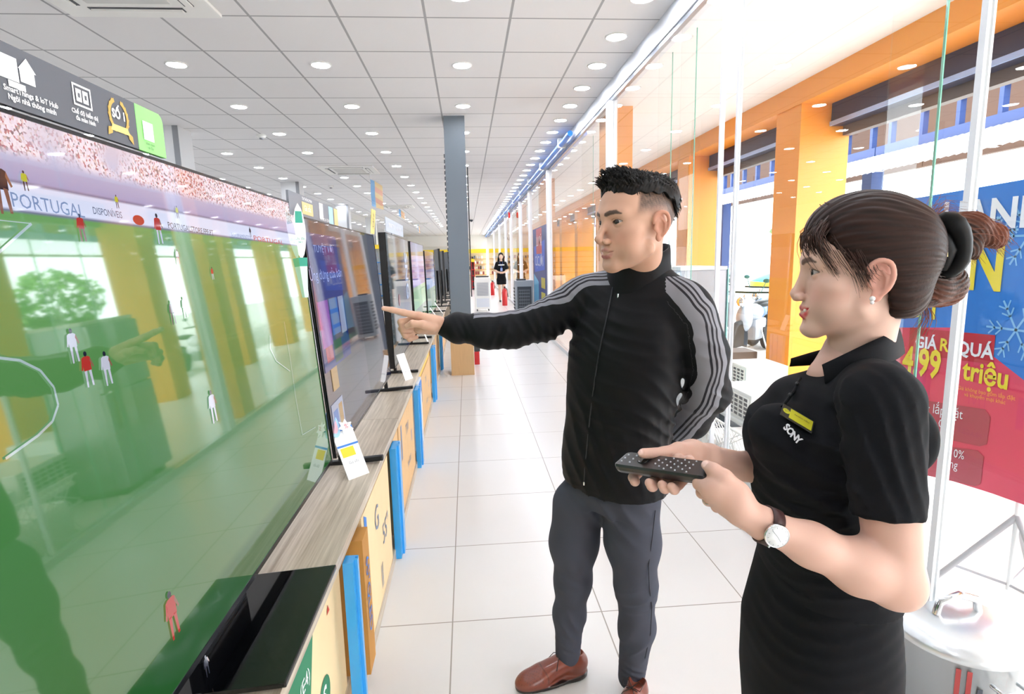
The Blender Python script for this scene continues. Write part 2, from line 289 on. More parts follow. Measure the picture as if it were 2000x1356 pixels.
# ================================================================ TELEVISIONS
def screen_mat(name, build, es=.7):
    m = mat(name, '050607', .035, spec=.62); nt, N, L = nodes(m); b = N['Principled BSDF']; b.inputs['IOR'].default_value = 1.9
    build(N, L, b); b.inputs['Emission Strength'].default_value = es; return m
def football(N, L, b):
    tc = N.new('ShaderNodeTexCoord'); sp = N.new('ShaderNodeSeparateXYZ'); L(tc.outputs['Object'], sp.inputs[0])
    r = N.new('ShaderNodeValToRGB'); r.color_ramp.interpolation = 'LINEAR'
    els = [(0, '235428'), (.10, '26592B'), (.12, '456E3C'), (.45, '437A42'), (.80, '5C8E52'), (.838, '649A5A'), (.840, '6E6C90'), (.843, 'D0D6EE'), (.876, 'D0D6EE'), (.879, '6E6C90'), (.883, '9A98C0'), (.925, 'B4AECB'), (.97, 'C3B0C0'), (1, 'A895A8')]
    e = r.color_ramp.elements; e[0].color = lin(els[0][1]); e[1].position = 1; e[1].color = lin(els[-1][1])
    for p, c in els[1:-1]: q = e.new(p); q.color = lin(c)
    # picture horizon tilts slightly along the length
    t = N.new('ShaderNodeMath'); t.operation = 'MULTIPLY_ADD'; L(sp.outputs['Y'], t.inputs[0]); t.inputs[1].default_value = .012; L(sp.outputs['Z'], t.inputs[2])
    d = N.new('ShaderNodeMath'); d.operation = 'DIVIDE'; L(t.outputs[0], d.inputs[0]); d.inputs[1].default_value = .99; L(d.outputs[0], r.inputs[0])
    # crowd
    v = N.new('ShaderNodeTexVoronoi'); v.inputs['Scale'].default_value = 240; L(tc.outputs['Object'], v.inputs['Vector'])
    cr = N.new('ShaderNodeValToRGB'); f = cr.color_ramp.elements; f[0].color = lin('B05A60'); f[0].position = .1; f[1].position = .9; f[1].color = lin('E6D6DE')
    for p, c in ((.2, '5A4A58'), (.32, 'D0A8A0'), (.5, 'DCC8D8')): q = f.new(p); q.color = lin(c)
    sx = N.new('ShaderNodeSeparateColor'); L(v.outputs['Color'], sx.inputs[0]); L(sx.outputs[0], cr.inputs[0])
    nz = N.new('ShaderNodeTexNoise'); nz.inputs['Scale'].default_value = 5; L(tc.outputs['Object'], nz.inputs[0])
    g1 = N.new('ShaderNodeMapRange'); g1.inputs[1].default_value = .912; g1.inputs[2].default_value = .925; L(d.outputs[0], g1.inputs[0])
    g2 = N.new('ShaderNodeMapRange'); g2.inputs[1].default_value = .34; g2.inputs[2].default_value = .42; L(nz.outputs[0], g2.inputs[0])
    mm = N.new('ShaderNodeMath'); mm.operation = 'MULTIPLY'; L(g1.outputs[0], mm.inputs[0]); L(g2.outputs[0], mm.inputs[1])
    mx = N.new('ShaderNodeMix'); mx.data_type = 'RGBA'; L(mm.outputs[0], mx.inputs[0]); L(r.outputs[0], mx.inputs[6]); L(cr.outputs[0], mx.inputs[7]); L(mx.outputs[2], b.inputs['Emission Color'])
def bands(els, ax='Y', length=1.7):
    def fn(N, L, b):
        tc = N.new('ShaderNodeTexCoord'); sp = N.new('ShaderNodeSeparateXYZ'); L(tc.outputs['Object'], sp.inputs[0])
        d = N.new('ShaderNodeMath'); d.operation = 'DIVIDE'; L(sp.outputs[ax], d.inputs[0]); d.inputs[1].default_value = length
        r = N.new('ShaderNodeValToRGB'); r.color_ramp.interpolation = 'CONSTANT'; e = r.color_ramp.elements; e[0].color = lin(els[0][1]); e[1].position = els[1][0]; e[1].color = lin(els[1][1])
        for p, c in els[2:]: q = e.new(p); q.color = lin(c)
        L(d.outputs[0], r.inputs[0]); L(r.outputs[0], b.inputs['Emission Color'])
    return fn
def picmat(name, c, s=.7):
    m = mat(name, '050607', .035, spec=.62, emit=c, es=s); m.node_tree.nodes['Principled BSDF'].inputs['IOR'].default_value = 1.9; return m
def tv(label, y0, y1, z0, z1, xf, lean, sm, yaw=0, feet='bars', th=.035):
    t = thing('television', label, 'television', (xf, y0, z0), group='televisions on the counters')
    t.rotation_euler = (0, -lean, yaw); w, h = y1-y0, z1-z0
    MB().box((-th, 0, 0), (-.004, w, h), bev=.004).box((-th-.03, w*.3, h*.05), (-th, w*.88, h*.6), bev=.01).build('housing', M_black, t)
    fr = MB(); b = .006
    fr.box((-.006, 0, 0), (.0, w, b*2)).box((-.006, 0, h-b), (0, w, h)).box((-.006, 0, b*2), (0, b, h-b)).box((-.006, w-b, b*2), (0, w, h-b))
    fr.build('bezel', mat('bezel', '1A1C20', .2, metal=.6), t)
    MB().add([(-.0015, b, 2*b), (-.0015, w-b, 2*b), (-.0015, w-b, h-b), (-.0015, b, h-b)], [[0, 1, 2, 3]]).build('screen', sm, t)
    dz = z0-ZT
    if feet == 'bars':
        for y in (.13, w-.16):
            MB().box((-.16, y, -dz), (.15, y+.028, -dz+.02), bev=.006).box((-.03, y+.004, -dz+.018), (-.008, y+.024, .02)).build('foot', M_black, t)
    elif feet == 'plate':
        MB().box((-.20, .57, -dz), (.155, 1.0, -dz+.011), bev=.003).build('stand_plate', M_gloss, t)
        MB().box((-.075, .66, -dz+.01), (-.04, .9, .18), bev=.006).build('stand_neck', M_black, t)
    return t
TVY0 = .44; M_foot = screen_mat('football_picture', football, 1.0)
TV1 = tv('huge television in front showing a football match', TVY0, TVY0+1.665, .672, 1.632, -.535, .065, M_foot, feet='plate')
# broadcast picture details
def scr(px, py, t=TV1, X=-.575):   # a spot of the picture on the screen plane of the set
    p = onX(px, py, X); th = (p.z-.672); return (.0003, p.y-TVY0, th)
PC = [picmat('pic_white', 'D8DCF0'), picmat('pic_red', 'C83A34'), picmat('pic_navy', '22263A'), picmat('pic_skin', '9A6A58'), picmat('pic_text', '8FA6D6'), picmat('pic_line', 'AFC6C8', .8), picmat('pic_yellow', 'C8D040'), picmat('pic_cyan', '4FA8D8'), picmat('pic_dark_text', '5A6488')]
pic = MB()
def player(x, y0, y1, shirt, leg):     # pixel rows of head and feet in the photograph of the broadcast
    a = Vector(scr(x, y0)); b = Vector(scr(x+(y1-y0)*.08, y1)); h = a.z-b.z; cy = a.y; z = lambda f: b.z+h*f
    def q(pts, mi): pic.poly([(.0003+.0001*mi/9, cy+u*h, z(v)) for u, v in pts], mi)
    q([(-.16, .50), (-.05, .49), (-.10, .0), (-.16, .0)], leg); q([(.02, .50), (.13, .48), (.14, .02), (.07, .02)], leg)
    q([(-.17, .46), (.15, .46), (.17, .82), (.09, .86), (-.10, .86), (-.18, .82)], shirt)
    q([(-.18, .82), (-.26, .5), (-.21, .48), (-.13, .72)], shirt); q([(.17, .82), (.27, .55), (.22, .52), (.13, .72)], 3)
    pic.poly([(.0003, cy+.07*h*math.cos(k*PI/6), z(.93)+.075*h*math.sin(k*PI/6)) for k in range(12)], 2)
for a in [(20, 310, 415, 2, 3), (70, 330, 370, 6, 2), (172, 415, 470, 1, 3), (140, 640, 708, 0, 0), (165, 685, 755, 1, 0), (202, 685, 752, 0, 0), (337, 585, 633, 2, 2), (362, 578, 620, 0, 0), (355, 485, 515, 0, 1), (402, 762, 826, 0, 0), (245, 378, 405, 6, 2), (320, 415, 475, 1, 0), (360, 400, 425, 6, 2), (296, 1158, 1250, 1, 1), (358, 1284, 1325, 2, 2), (420, 520, 545, 1, 0), (498, 442, 462, 2, 2)]: player(*a)
def ptext(body, x0, y0, x1, y1, hpx, mi):
    a, b = Vector(scr(x0, y0)), Vector(scr(x1, y1)); n = len(body); size = hpx*Vector(onX((x0+x1)/2, 500, -.57)).y/FPX/.72
    pic.text(body, (a+b)/2+Vector((.0001, 0, 0)), (b-a).normalized()*((b-a).length/(n*size*.62)), (0, 0, 1), size, mi)
ptext('PORTUGAL', 45, 388, 180, 412, 26, 4); ptext('DISPONÍVEIS', 192, 408, 260, 420, 13, 8); ptext('PORTUGALSTORE.FPF.PT', 335, 437, 432, 455, 11, 2); ptext('EQUIPAMENTOS', 462, 458, 500, 464, 8, 4); ptext('PORTUGAL', 505, 464, 560, 474, 9, 1)
ptext('OS', 0, 368, 20, 372, 18, 4)
pic.poly([tuple(Vector(scr(286, 428))+Vector((.0001, .018*math.cos(k*PI/8), .009*math.sin(k*PI/8)))) for k in range(16)], 1)
def pline(pts, w, mi=5):
    P = [Vector(scr(*p)) for p in pts]
    for a, b in zip(P, P[1:]):
        d = (b-a).normalized(); n = Vector((0, -d.z, d.y))*w; pic.poly([a-n, b-n, b+n, a+n], mi)
pline([(0, 697), (40, 702), (78, 722), (102, 755), (108, 790), (95, 822), (65, 850), (0, 895)], .0018)
pline([(553, 628), (560, 700), (566, 780), (574, 850)], .001); pline([(524, 655), (523, 680), (533, 705), (558, 725)], .0012); pline([(574, 850), (600, 835)], .0008)
pline([(0, 350+152), (80, 434)], .0018); pline([(0, 425), (80, 434)], .0006)
pic.build('broadcast_picture', PC, TV1)
# second television: app menu on a dark picture
TV2 = tv('dark television showing a blue menu with app tiles, next to the football screen', 2.13, 3.73, .675, 1.59, -.525, .068, screen_mat('menu_picture', bands([(0, '5A5660'), (.55, '3C3E48'), (.86, '14163A')], 'Y', 1.54), .5), th=.014)
m2 = MB(); X2 = .0006
m2.poly([(X2, .02, .33), (X2, .50, .33), (X2, .50, .86), (X2, .02, .86)], 0)
m2.text('Ứng dụng của bạn', (X2*1.4, .26, .70), (0, 1.25, 0), (0, 0, 1), .058, 1); m2.text('TUYỆT VỜI', (X2*1.4, .26, .80), (0, 1.6, 0), (0, 0, 1), .04, 1)
for (a, b_, c, d_, mi) in ((.04, .42, .20, .60, 2), (.22, .45, .36, .60, 3), (.38, .44, .48, .60, 4), (.07, .36, .18, .42, 5), (.20, .34, .34, .43, 6), (.36, .34, .49, .42, 0), (.10, .24, .20, .33, 7)): m2.poly([(X2*1.2, a, b_), (X2*1.2, c, b_), (X2*1.2, c, d_), (X2*1.2, a, d_)], mi)
m2.poly([(X2, .03, .06), (X2, .22, .06), (X2, .22, .20), (X2, .03, .20)], 4); m2.poly([(X2*1.5, .05, .075), (X2*1.5, .12, .075), (X2*1.5, .12, .17), (X2*1.5, .05, .17)], 3); m2.poly([(X2*1.5, .14, .08), (X2*1.5, .20, .08), (X2*1.5, .20, .18), (X2*1.5, .14, .18)], 7)
m2.build('menu_picture', [picmat('p_blue', '1F2F78'), picmat('p_lt', '9FB0E8'), picmat('p_violet', '8A3FA8'), picmat('p_sky', '2F6FC0'), picmat('p_pale', '9AA4C0'), picmat('p_rose', 'A83A50'), picmat('p_dgreen', '1E4A3A'), picmat('p_gold', 'B08A3A')], TV2)
TV3 = tv('television with a dark green picture and large letters on its edge, third in the row', 4.02, 5.75, .66, 1.62, -.535, .018, screen_mat('green_picture', bands([(0, '3E4A50'), (.30, '2C3A44'), (.55, '141C44'), (.8, '101830')], 'Y', 1.73)), yaw=.012, th=.05)
m3 = MB(); m3.text('SNG', (X2*1.4, 1.35, .62), (0, 0, -1.0), (0, 1.6, 0), .22, 0, off=.004); m3.ball((0, .6, .45), (.001, .07, .05), 1); m3.build('picture_lettering', [picmat('p_l3', '9FB4D8'), picmat('p_r3', '7A3A44')], TV3)
TV4 = tv('television with violet and green picture, fourth in the row', 5.9, 7.6, .66, 1.62, -.55, .018, screen_mat('violet_picture', bands([(0, '2E5A34'), (.25, '5AA05A'), (.45, '7FA878'), (.5, '8A7AC0'), (.72, 'B0A4D4'), (.85, '3A4A90')], 'Z', .96)))
tv('television with a blue and green landscape picture, fifth in the row', 7.75, 9.3, .66, 1.55, -.545, .018, screen_mat('blue_picture', bands([(0, '2A6A40'), (.4, '3A70B0'), (.7, '2A3070')], 'Z', .9)), yaw=-.02)
for k, (y, x, z1) in enumerate(((10.0, -.44, 1.62), (11.2, -.42, 1.60), (12.6, -.36, 1.60))):
    tv('television seen almost edge-on beside the grey column, %s of three' % ['nearest', 'middle', 'farthest'][k], y, y+1.1, .66, z1, x, .02, screen_mat('far_picture', bands([(0, '30343E'), (.5, '9AA4C4'), (.7, '2A2C38')], 'Z', .9)), yaw=.12)
# ================================================================ SIGN BOARDS ABOVE THE SETS
M_sign = mat('sign_grey', '55585F', .55); M_sgreen = mat('sign_green', '8FE27C', .5); M_gold = mat('gold_print', 'C9A550', .45, metal=.2); M_gold2 = mat('gold_ribbon', 'E2CE7A', .5)
t = thing('topper_sign', 'dark sign board with white icons and green end above the football television', 'sign', (-.603, .55, 1.636))
MB().box((-.004, 0, 0), (.004, .60, .082)).build('board', M_sign, t); 
g = MB().poly([(.0046, .595, 0), (.0046, .69, 0), (.0046, .69, .068), (.0046, .686, .077), (.0046, .678, .082), (.0046, .595, .082)], 0, (-.0092, 0, 0))
g.poly([(.006, .613, .022), (.006, .648, .022), (.006, .648, .056), (.006, .613, .056)], 1); g.text('Xem thêm\ntại đây', (.006, .632, .012), (0, 1, 0), (0, 0, 1), .007, 2); g.build('green_end', [M_sgreen, M_wt, M_dkgray], t)
d = MB()
def sq(a, b, c, e, mi, x=.0052): d.poly([(x, a, b), (x, c, b), (x, c, e), (x, a, e)], mi)
def frame(a, b, c, e, w, mi): sq(a, b, c, b+w, mi); sq(a, e-w, c, e, mi); sq(a, b+w, a+w, e-w, mi); sq(c-w, b+w, c, e-w, mi)
sq(.28, .035, .315, .066, 0); sq(.318, .038, .345, .055, 0); d.poly([(.0052, .316, .055), (.0052, .349, .055), (.0052, .333, .072)], 0); sq(.295, .026, .325, .034, 0)
d.text('SmartThings & IoT Hub\nNgôi nhà thông minh', (.0052, .335, .017), (0, 1, 0), (0, 0, 1), .0105, 0, off=.0002)
frame(.424, .036, .468, .069, .003, 0); sq(.431, .043, .444, .062, 0); sq(.447, .043, .460, .062, 0); sq(.435, .049, .440, .056, 3, .0056); sq(.451, .049, .456, .056, 3, .0056)
d.text('Chế độ hiển thị\nđa màn hình', (.0052, .447, .021), (0, 1, 0), (0, 0, 1), .0095, 0, off=.0002)
for sgn in (-1, 1):
    for k in range(14):
        a0, a1 = [PI/2+sgn*(.35+.17*j) for j in (k, k+1)]
        d.poly([(.0052, .54+r_*math.cos(a), .045+r_*1.05*math.sin(a)) for r_, a in ((.0225, a0), (.029+.002*(k % 2), a0), (.029, a1), (.0225, a1))], 1)
d.poly([(.0056, .512, .018), (.0056, .568, .018), (.0056, .562, .029), (.0056, .518, .029)], 2); d.poly([(.0054, .503, .008), (.0054, .516, .013), (.0054, .518, .024), (.0054, .506, .022)], 1); d.poly([(.0054, .577, .004), (.0054, .564, .012), (.0054, .563, .024), (.0054, .576, .018)], 1)
d.text('SỐ 1', (.0052, .54, .047), (0, 1, 0), (0, 0, 1), .020, 0, off=.0008)
d.build('printing', [M_wt, M_gold, M_gold2, M_sign], t)
t = thing('hanging_tag', 'long white and green paddle tag hanging on the corner of the football television', 'tag', (-.580, 2.07, 1.50), -1.0)
hp = [(0, .019*math.sin(PI*k/10)**.6*(1 if k < 10 else 0), -.13+.26*k/10) for k in range(11)]
ol = [(0, u, z) for _, u, z in hp]+[(0, -u, z) for _, u, z in hp[::-1]]
MB().poly([(0, u*1.1, z*.75+.03) for _, u, z in ol], 0, (.002, 0, 0)).poly([(.003, -.013, .06), (.003, .013, .06), (.003, .011, .10), (.003, -.011, .10)], 1).text('Ưu đãi\nlớn', (.0025, 0, .0), (0, 1, 0), (0, 0, 1), .012, 1).build('paddle', [M_wt, mat('tag_green', '2FA38A', .5)], t)
MB().poly([(.006, -.007, -.20), (.006, .010, -.20), (.006, .017, -.06), (.006, -.013, -.06)], 0, (.002, 0, 0)).poly([(.0085, -.012, -.09), (.0085, .016, -.09), (.0085, .017, -.06), (.0085, -.013, -.06)], 1).build('lower_paddle', [mat('tag_pale', 'D9F0EC', .4), MATS['tag_green']], t)
t = thing('topper_sign', 'grey sign board with yellow and pale blue panels on top of the dark menu television', 'sign', (-.60, 2.03, 1.60))
MB().box((-.004, 0, -.02), (.004, .74, .068)).build('board', mat('sign_midgrey', '7C8088', .5), t)
d = MB(); sq(.56, -.015, .64, .064, 0); sq(.66, -.015, .735, .064, 2); sq(.40, .0, .46, .064, 3); sq(.15, .0, .30, .045, 2)
d.text('TIVI THÔNG MINH', (.0062, .22, .055), (0, 1, 0), (0, 0, 1), .016, 3); d.text('4K  UHD  AI  120Hz', (.0062, .48, .0), (0, 1, 0), (0, 0, 1), .018, 3); d.text('Giá sốc', (.0062, .22, .022), (0, 1, 0), (0, 0, 1), .03, 3)
d.build('printing', [mat('sign_sky', 'A9D8EE', .5), M_gold, mat('sign_sand', 'D8C48A', .5), M_wt], t)
t = thing('topper_sign', 'slanting gold card on the far corner of the dark menu television', 'sign', (-.56, 3.45, 1.585)); MB().poly([(0, 0, 0), (0, .12, 0), (0, .22, .15), (0, .08, .15)], 0, (.004, 0, 0)).text('SALE', (.0045, .11, .08), (0, .5, .9), (0, -.9, .5), .05, 1).build('card', [M_gold2, M_dkgray], t)
t = thing('topper_sign', 'grey card beside the slanting gold card', 'sign', (-.58, 3.62, 1.585)); MB().box((0, 0, 0), (.004, .12, .12)).build('card', mat('card_grey2', '777C88', .5), t)
t = thing('topper_sign', 'pale sign board with small print on the third television', 'sign', (-.56, 4.1, 1.63)); MB().box((0, 0, 0), (.004, 1.1, .10)).text('SMART TV  |  4K  |  UHD', (.0045, .55, .05), (0, 1.5, 0), (0, 0, 1), .05, 1).build('card', [mat('card_pale', 'B9C4D2', .5), M_wt], t)
# ================================================================ PRICE CARDS
def price_card(p, w, h, label, fancy=False, tilt=.45, rz=.0):
    t = thing('price_card', label, 'price card', p, rz, group='price cards standing on the counters')
    R_ = Matrix.Rotation(-tilt, 4, 'Y')
    f = lambda x, y, z: tuple(R_ @ Vector((x, y, z)))
    m = MB().add([f(0, 0, 0), f(0, w, 0), f(0, w, h), f(0, 0, h), f(-.003, 0, 0), f(-.003, w, 0), f(-.003, w, h), f(-.003, 0, h)], [[0, 1, 2, 3], [7, 6, 5, 4], [0, 4, 5, 1], [3, 2, 6, 7], [1, 5, 6, 2], [0, 3, 7, 4]], 0)
    def pat(a, b, c, e, mi): m.poly([f(.001, a*w, b*h), f(.001, c*w, b*h), f(.001, c*w, e*h), f(.001, a*w, e*h)], mi)
    if fancy: pat(0, .62, 1, .66, 1); pat(.1, .42, .72, .60, 2); pat(0, .93, 1, 1, 1)
    m.text('5.990.000đ' if not fancy else 'Giá sốc', f(.0012, w*.5, h*(.3 if not fancy else .3)), tuple(R_ @ Vector((0, 1, 0))), tuple(R_ @ Vector((0, 0, 1))), w*.16, 3)
    m.build('card', [M_wt, M_pblue, M_yellow, M_gray], t)
    MB().box(f(-.005, w*.3, 0), (-.10, w*.34, .0005)).poly([f(-.004, w*.3, h*.6), f(-.004, w*.6, h*.6), (-.11, w*.6, .001), (-.11, w*.3, .001)], 0, (.002, 0, 0)).build('acrylic_support', M_acry, t)
    if fancy:
        b_ = MB().poly([f(.004, w*.15+.026*math.sin(k*PI/8)*(1), h+.02+.055*-math.cos(k*PI/8)) for k in range(16)], 0, (.002, 0, 0)).poly([f(.007, w*.15+.017*math.sin(k*PI/8), h+.02+.04*-math.cos(k*PI/8)) for k in range(16)], 1)
        b_.build('balloon_tag', [mat('tag_sky', 'A9D4F0', .4), mat('tag_pink', 'F2B6C4', .4)], t)
        b_ = MB().poly([f(.012, w*.62+(.034 if k % 2 else .020)*math.cos(k*PI/7), h-.005+(.034 if k % 2 else .020)*math.sin(k*PI/7)) for k in range(14)], 0, (.003, 0, 0)).text('%', f(.018, w*.62, h-.005), (0, 1, 0), (0, 0, 1), .03, 1)
        b_.build('starburst', [M_wt, mat('star_red', 'D86070', .4)], t)
    return t
price_card((-.475, 2.09, ZT), .095, .205, 'white price card with blue and yellow bands, starburst and balloon tag in front', True, .5, -.75)
price_card((-.45, 3.88, ZT), .09, .19, 'plain white price card at the foot of the third television', False, .35, -.5)
price_card((-.42, 5.7, ZT), .09, .17, 'small white price card where the first counters end', False, .35)
price_card((-.42, 7.9, ZT), .1, .2, 'white price card left of the grey column, nearer of two', False, .6)
price_card((-.40, 8.8, ZT), .1, .2, 'white price card left of the grey column, farther of two', False, .6)
# ================================================================ CEILING LAMPS
M_lamp = mat('lamp_glow', 'FFFFFF', .5, emit='F1F5FF', es=LAMP); M_ring = mat('lamp_ring', 'F6F6F4', .35)
def lamp(): 
    t = thing('ceiling_downlight', '', 'ceiling light', (0, 0, CZ), group='round recessed ceiling downlights')
    MB().lathe([(.088, 0), (.088, -.006), (.080, -.010), (.074, -.006)], (0, 0, 0), 20).build('trim_ring', M_ring, t)
    MB().lathe([(.073, -.004), (.073, -.0075)], (0, 0, 0), 20).build('diffuser', M_lamp, t); return t
proto = lamp(); used = False
rowname = {1.2: 'close-spaced row beside the glass wall', .017: 'row straight above the aisle', -1.175: 'row above the televisions', -2.35: 'row just left of the televisions', -3.53: 'second row left of the televisions', -4.71: 'third row left of the televisions', -5.89: 'fourth row left of the televisions', -7.07: 'row farthest left'}
for X in rowname:
    dy = .655 if X == 1.2 else 1.31; y = (3.9 if X == 1.2 else 2.59); k = 0
    y -= 2*1.31 if X != 1.2 else 2*1.31
    while y < (YF-1 if X > -1 else 30):
        vis = y > 2.3
        o = proto if not used else copy_tree(proto); used = True
        o.location = (X, y+(0 if X == 1.2 else 0), CZ)
        if vis:
            o['label'] = 'round downlight in the %s, %s from the camera' % (rowname[X], nth(k)); k += 1
        else: o['label'] = 'downlight overhead above the picture, %s, number %s' % (rowname[X], ['one', 'two', 'three', 'four', 'five'][int(max(0, min(4, (y+.5)//.65)))])
        y += dy
# cassette air conditioners
def cassette(y, label, x=-2.05, w=.95):
    t = thing('ceiling_cassette', label, 'air conditioner', (x, y, CZ), group='ceiling air conditioner cassettes')
    MB().box((-w/2, -w/2, -.025), (w/2, w/2, 0), bev=.012).build('panel', M_white, t)
    MB().box((-.25, -.25, -.032), (.25, .25, -.024), bev=.003).build('grille', mat('grille_grey', 'D6D6D2', .6), t)
    for a in range(4):
        R_ = Matrix.Rotation(a*PI/2, 4, 'Z'); MB().box((-.29, .315, -.028), (.29, .375, -.0245), 0, R_).build('air_slot', mat('slot_dark', '45474C', .5), t)
        MB().box((-.28, .335, -.04), (.28, .372, -.027), 0, R_).build('louver', M_white, t)
cassette(3.75, 'white ceiling air conditioner cassette cut by the top edge of the picture')
cassette(10.8, 'white ceiling air conditioner cassette above the sign boards, nearest whole one')
cassette(18.0, 'small white ceiling air conditioner cassette beyond the nearest whole one')
cassette(26.1, 'tiny white ceiling air conditioner cassette farthest away')
for x, y, nm in ((-2.6, 7.9, 'nearer'), (-2.9, 13.0, 'farther')):
    t = thing('smoke_detector', 'small round smoke detector on the left ceiling, %s of two' % nm, 'smoke detector', (x, y, CZ)); MB().lathe([(.06, 0), (.06, -.02), (.045, -.035), (.02, -.045), (.0, -.045)], seg=18).build('housing', M_white, t); MB().lathe([(.03, -.034), (.028, -.055), (.02, -.058)], seg=14).build('sensor', M_gray, t)
t = thing('dome_camera', 'tiny dark dome camera on the far ceiling', 'camera', (.25, 24, CZ)); MB().ball((0, 0, -.05), .07).build('dome', M_dkgray, t); MB().lathe([(.09, 0), (.09, -.03)]).build('base', M_white, t)
# hanging streamers
for k, (a, b, c, nm) in enumerate((((722, 334), (748, 402), 11.2, 'nearest'), ((778, 392), (790, 422), 17.5, 'middle'), ((815, 420), (820, 452), 25, 'farthest'))):
    p, q = onY(*a, c), onY(*b, c); t = thing('hanging_banner', 'coloured plastic streamer hanging from the ceiling, %s of three' % nm, 'banner', (p.x, c, CZ), group='streamers hanging from the ceiling')
    w = q.x-p.x; h = CZ-q.z; nodes_ = 10; m = MB()
    for i in range(nodes_):
        z0, z1 = -.12-(h-.12)*i/nodes_, -.12-(h-.12)*(i+1)/nodes_; s0, s1 = .02*math.sin(i*.9), .02*math.sin((i+1)*.9)
        m.poly([(0, s0, z0), (w*.35, s0+.02, z0-.03), (w*.35, s1+.02, z1-.03), (0, s1, z1)], 0, (0, .003, 0)); m.poly([(w*.35, s0+.02, z0-.03), (w, s0+.05, z0-.12), (w, s1+.05, z1-.12 if i < nodes_-1 else z1), (w*.35, s1+.02, z1-.03)], 1+(i//2) % 2, (0, .003, 0))
    m.build('streamer', [mat('st_blue', '8FBCE6', .4), mat('st_gold', 'F0D8A8', .4), mat('st_coral', 'F0BFA8', .4)], t); MB().tube([(-.02, 0, 0), (0, 0, -.12), (w*.7, .04, -.16)], .004, 6).build('hanger', M_white, t)
# ================================================================ PILLARS AND COLUMN
for k, (x0, x1, y0) in enumerate(((-3.75, -3.39, 7.36), (-3.75, -3.39, 12.3), (-3.75, -3.39, 17.2), (-3.75, -3.39, 22.1), (-3.75, -3.39, 27))):
    t = thing('pillar', 'white square pillar, %s of the row left of the televisions' % ORD[k], 'pillar', (x0, y0, 0), group='white pillars in the left half of the shop')
    MB().box((0, 0, 0), (x1-x0, .36, CZ)).build('shaft', mat('pillar_white', 'D9DBDD', .6), t); MB().box((.3, -.006, 1.2), (.366, -.001, CZ)).build('corner_strip', M_gray, t)
t = thing('grey_column', 'tall slate grey column with a wooden base between the counters and the aisle', 'column', (-.215, 6.95, 0))
MB().box((0, 0, .42), (.245, .3, CZ)).build('shaft', mat('slate', '717B85', .5, noise_amt=.04, noise_scale=3), t)
MB().box((-.02, -.03, 0), (.265, .33, .42)).build('wooden_base', mat('light_oak', 'C9A577', .45, noise_amt=.1, noise_scale=6, stretch=(10, 10, 1)), t)
m = MB()
for k in range(34): m.box((-.012, .005, .5+.064*k), (0, .02, .54+.064*k))
m.build('left_hook_strip', M_dkgray, t); MB().box((.255, .31, .95), (.27, .32, 2.55)).build('right_strip', M_dkgray, t)
t = thing('ladder_cart', 'dark stand with a red foot behind the wooden column base', 'stand', (.06, 7.6, 0)); MB().box((0, 0, .18), (.08, .3, .62), bev=.01).build('body', M_dkgray, t); MB().box((0, 0, 0), (.07, .3, .18), bev=.01).build('foot', M_red, t)
# ================================================================ FAR END OF THE SHOP
t = thing('wall_sign', 'long white sign panel high on the far wall', 'sign', (-4, YF-.06, 2.35)); MB().box((0, 0, 0), (4.6, .05, .85), bev=.01).text('MAY', (4.0, -.002, .42), (1, 0, 0), (0, 0, 1), .3, 1).build('panel', [M_white, M_gray], t)
t = thing('wall_shelving', 'wall shelving with a yellow header full of small packs at the far end', 'shelving', (-8, YF-.5, 0)); 
MB().box((0, -.02, 1.85), (9.35, .1, 2.12)).build('yellow_header', M_yellow, t); MB().box((0, .3, 0), (9.35, .4, 1.9)).build('back_panel', mat('shelf_back', 'F4E3C0', .6), t)
for k in range(4): MB().box((0, 0, .35+.36*k), (9.35, .3, .38+.36*k)).build('shelf', mat('shelf_wood', 'DDA85A', .5), t)
pk = None; rs = random.Random(3); PKM = [mat('pack_%d' % i, c, .5) for i, c in enumerate(('F4F4F2', '2A2C33', 'B9BCC4', 'D8D0C0', '8A2F38', '4A6A8A'))]
pp = {}
for k in range(4):
    n = 0; x = -3.2
    while x < 1.2:
        c = rs.choice((0, 1, 0, 2, 3, 1, 4, 5)) if k > 0 else rs.choice((0, 0, 3, 4))
        if c not in pp: pp[c] = MB().box((-.05, -.02, 0), (.05, .05, .2), bev=.008).build('small_pack', PKM[c]); o = pp[c]
        else: o = pp[c].copy(); C.objects.link(o)
        o.location = (x, YF-.4, .38+.36*k); o.scale = (1, 1, rs.uniform(.75, 1.15))
        tag(o, 'small %s pack on the far wall, %s from the left on the %s shelf' % (['white', 'black', 'grey', 'beige', 'dark red', 'blue'][c], nth(n).replace('nearest', 'first'), ['lowest', 'second', 'third', 'top'][k])); n += 1; tag(o, None, 'pack', 'small packs on the far wall shelves'); x += rs.uniform(.13, .2)
def shelf_unit(x, y, w, h, mc, label, n=4):
    t = thing('display_rack', label, 'rack', (x, y, 0)); MB().box((0, 0, 0), (.03, .5, h)).box((w-.03, 0, 0), (w, .5, h)).build('side_panel', mc, t); MB().box((.03, .46, 0), (w-.03, .5, h)).build('back_panel', M_white, t)
    for k in range(n): MB().box((.03, 0, .1+k*(h-.2)/n), (w-.03, .46, .13+k*(h-.2)/n)).build('shelf', mc, t)
    MB().box((.0, -.02, h), (w, .5, h+.15)).build('header', M_yellow, t)
shelf_unit(-4.9, 22, 2.2, 1.9, mat('rack_blue', '3F8ED0', .5), 'blue and yellow display rack beyond the left pillars')
shelf_unit(.2, 27, .16, 1.3, M_red, 'narrow red display rack right of the grey column')
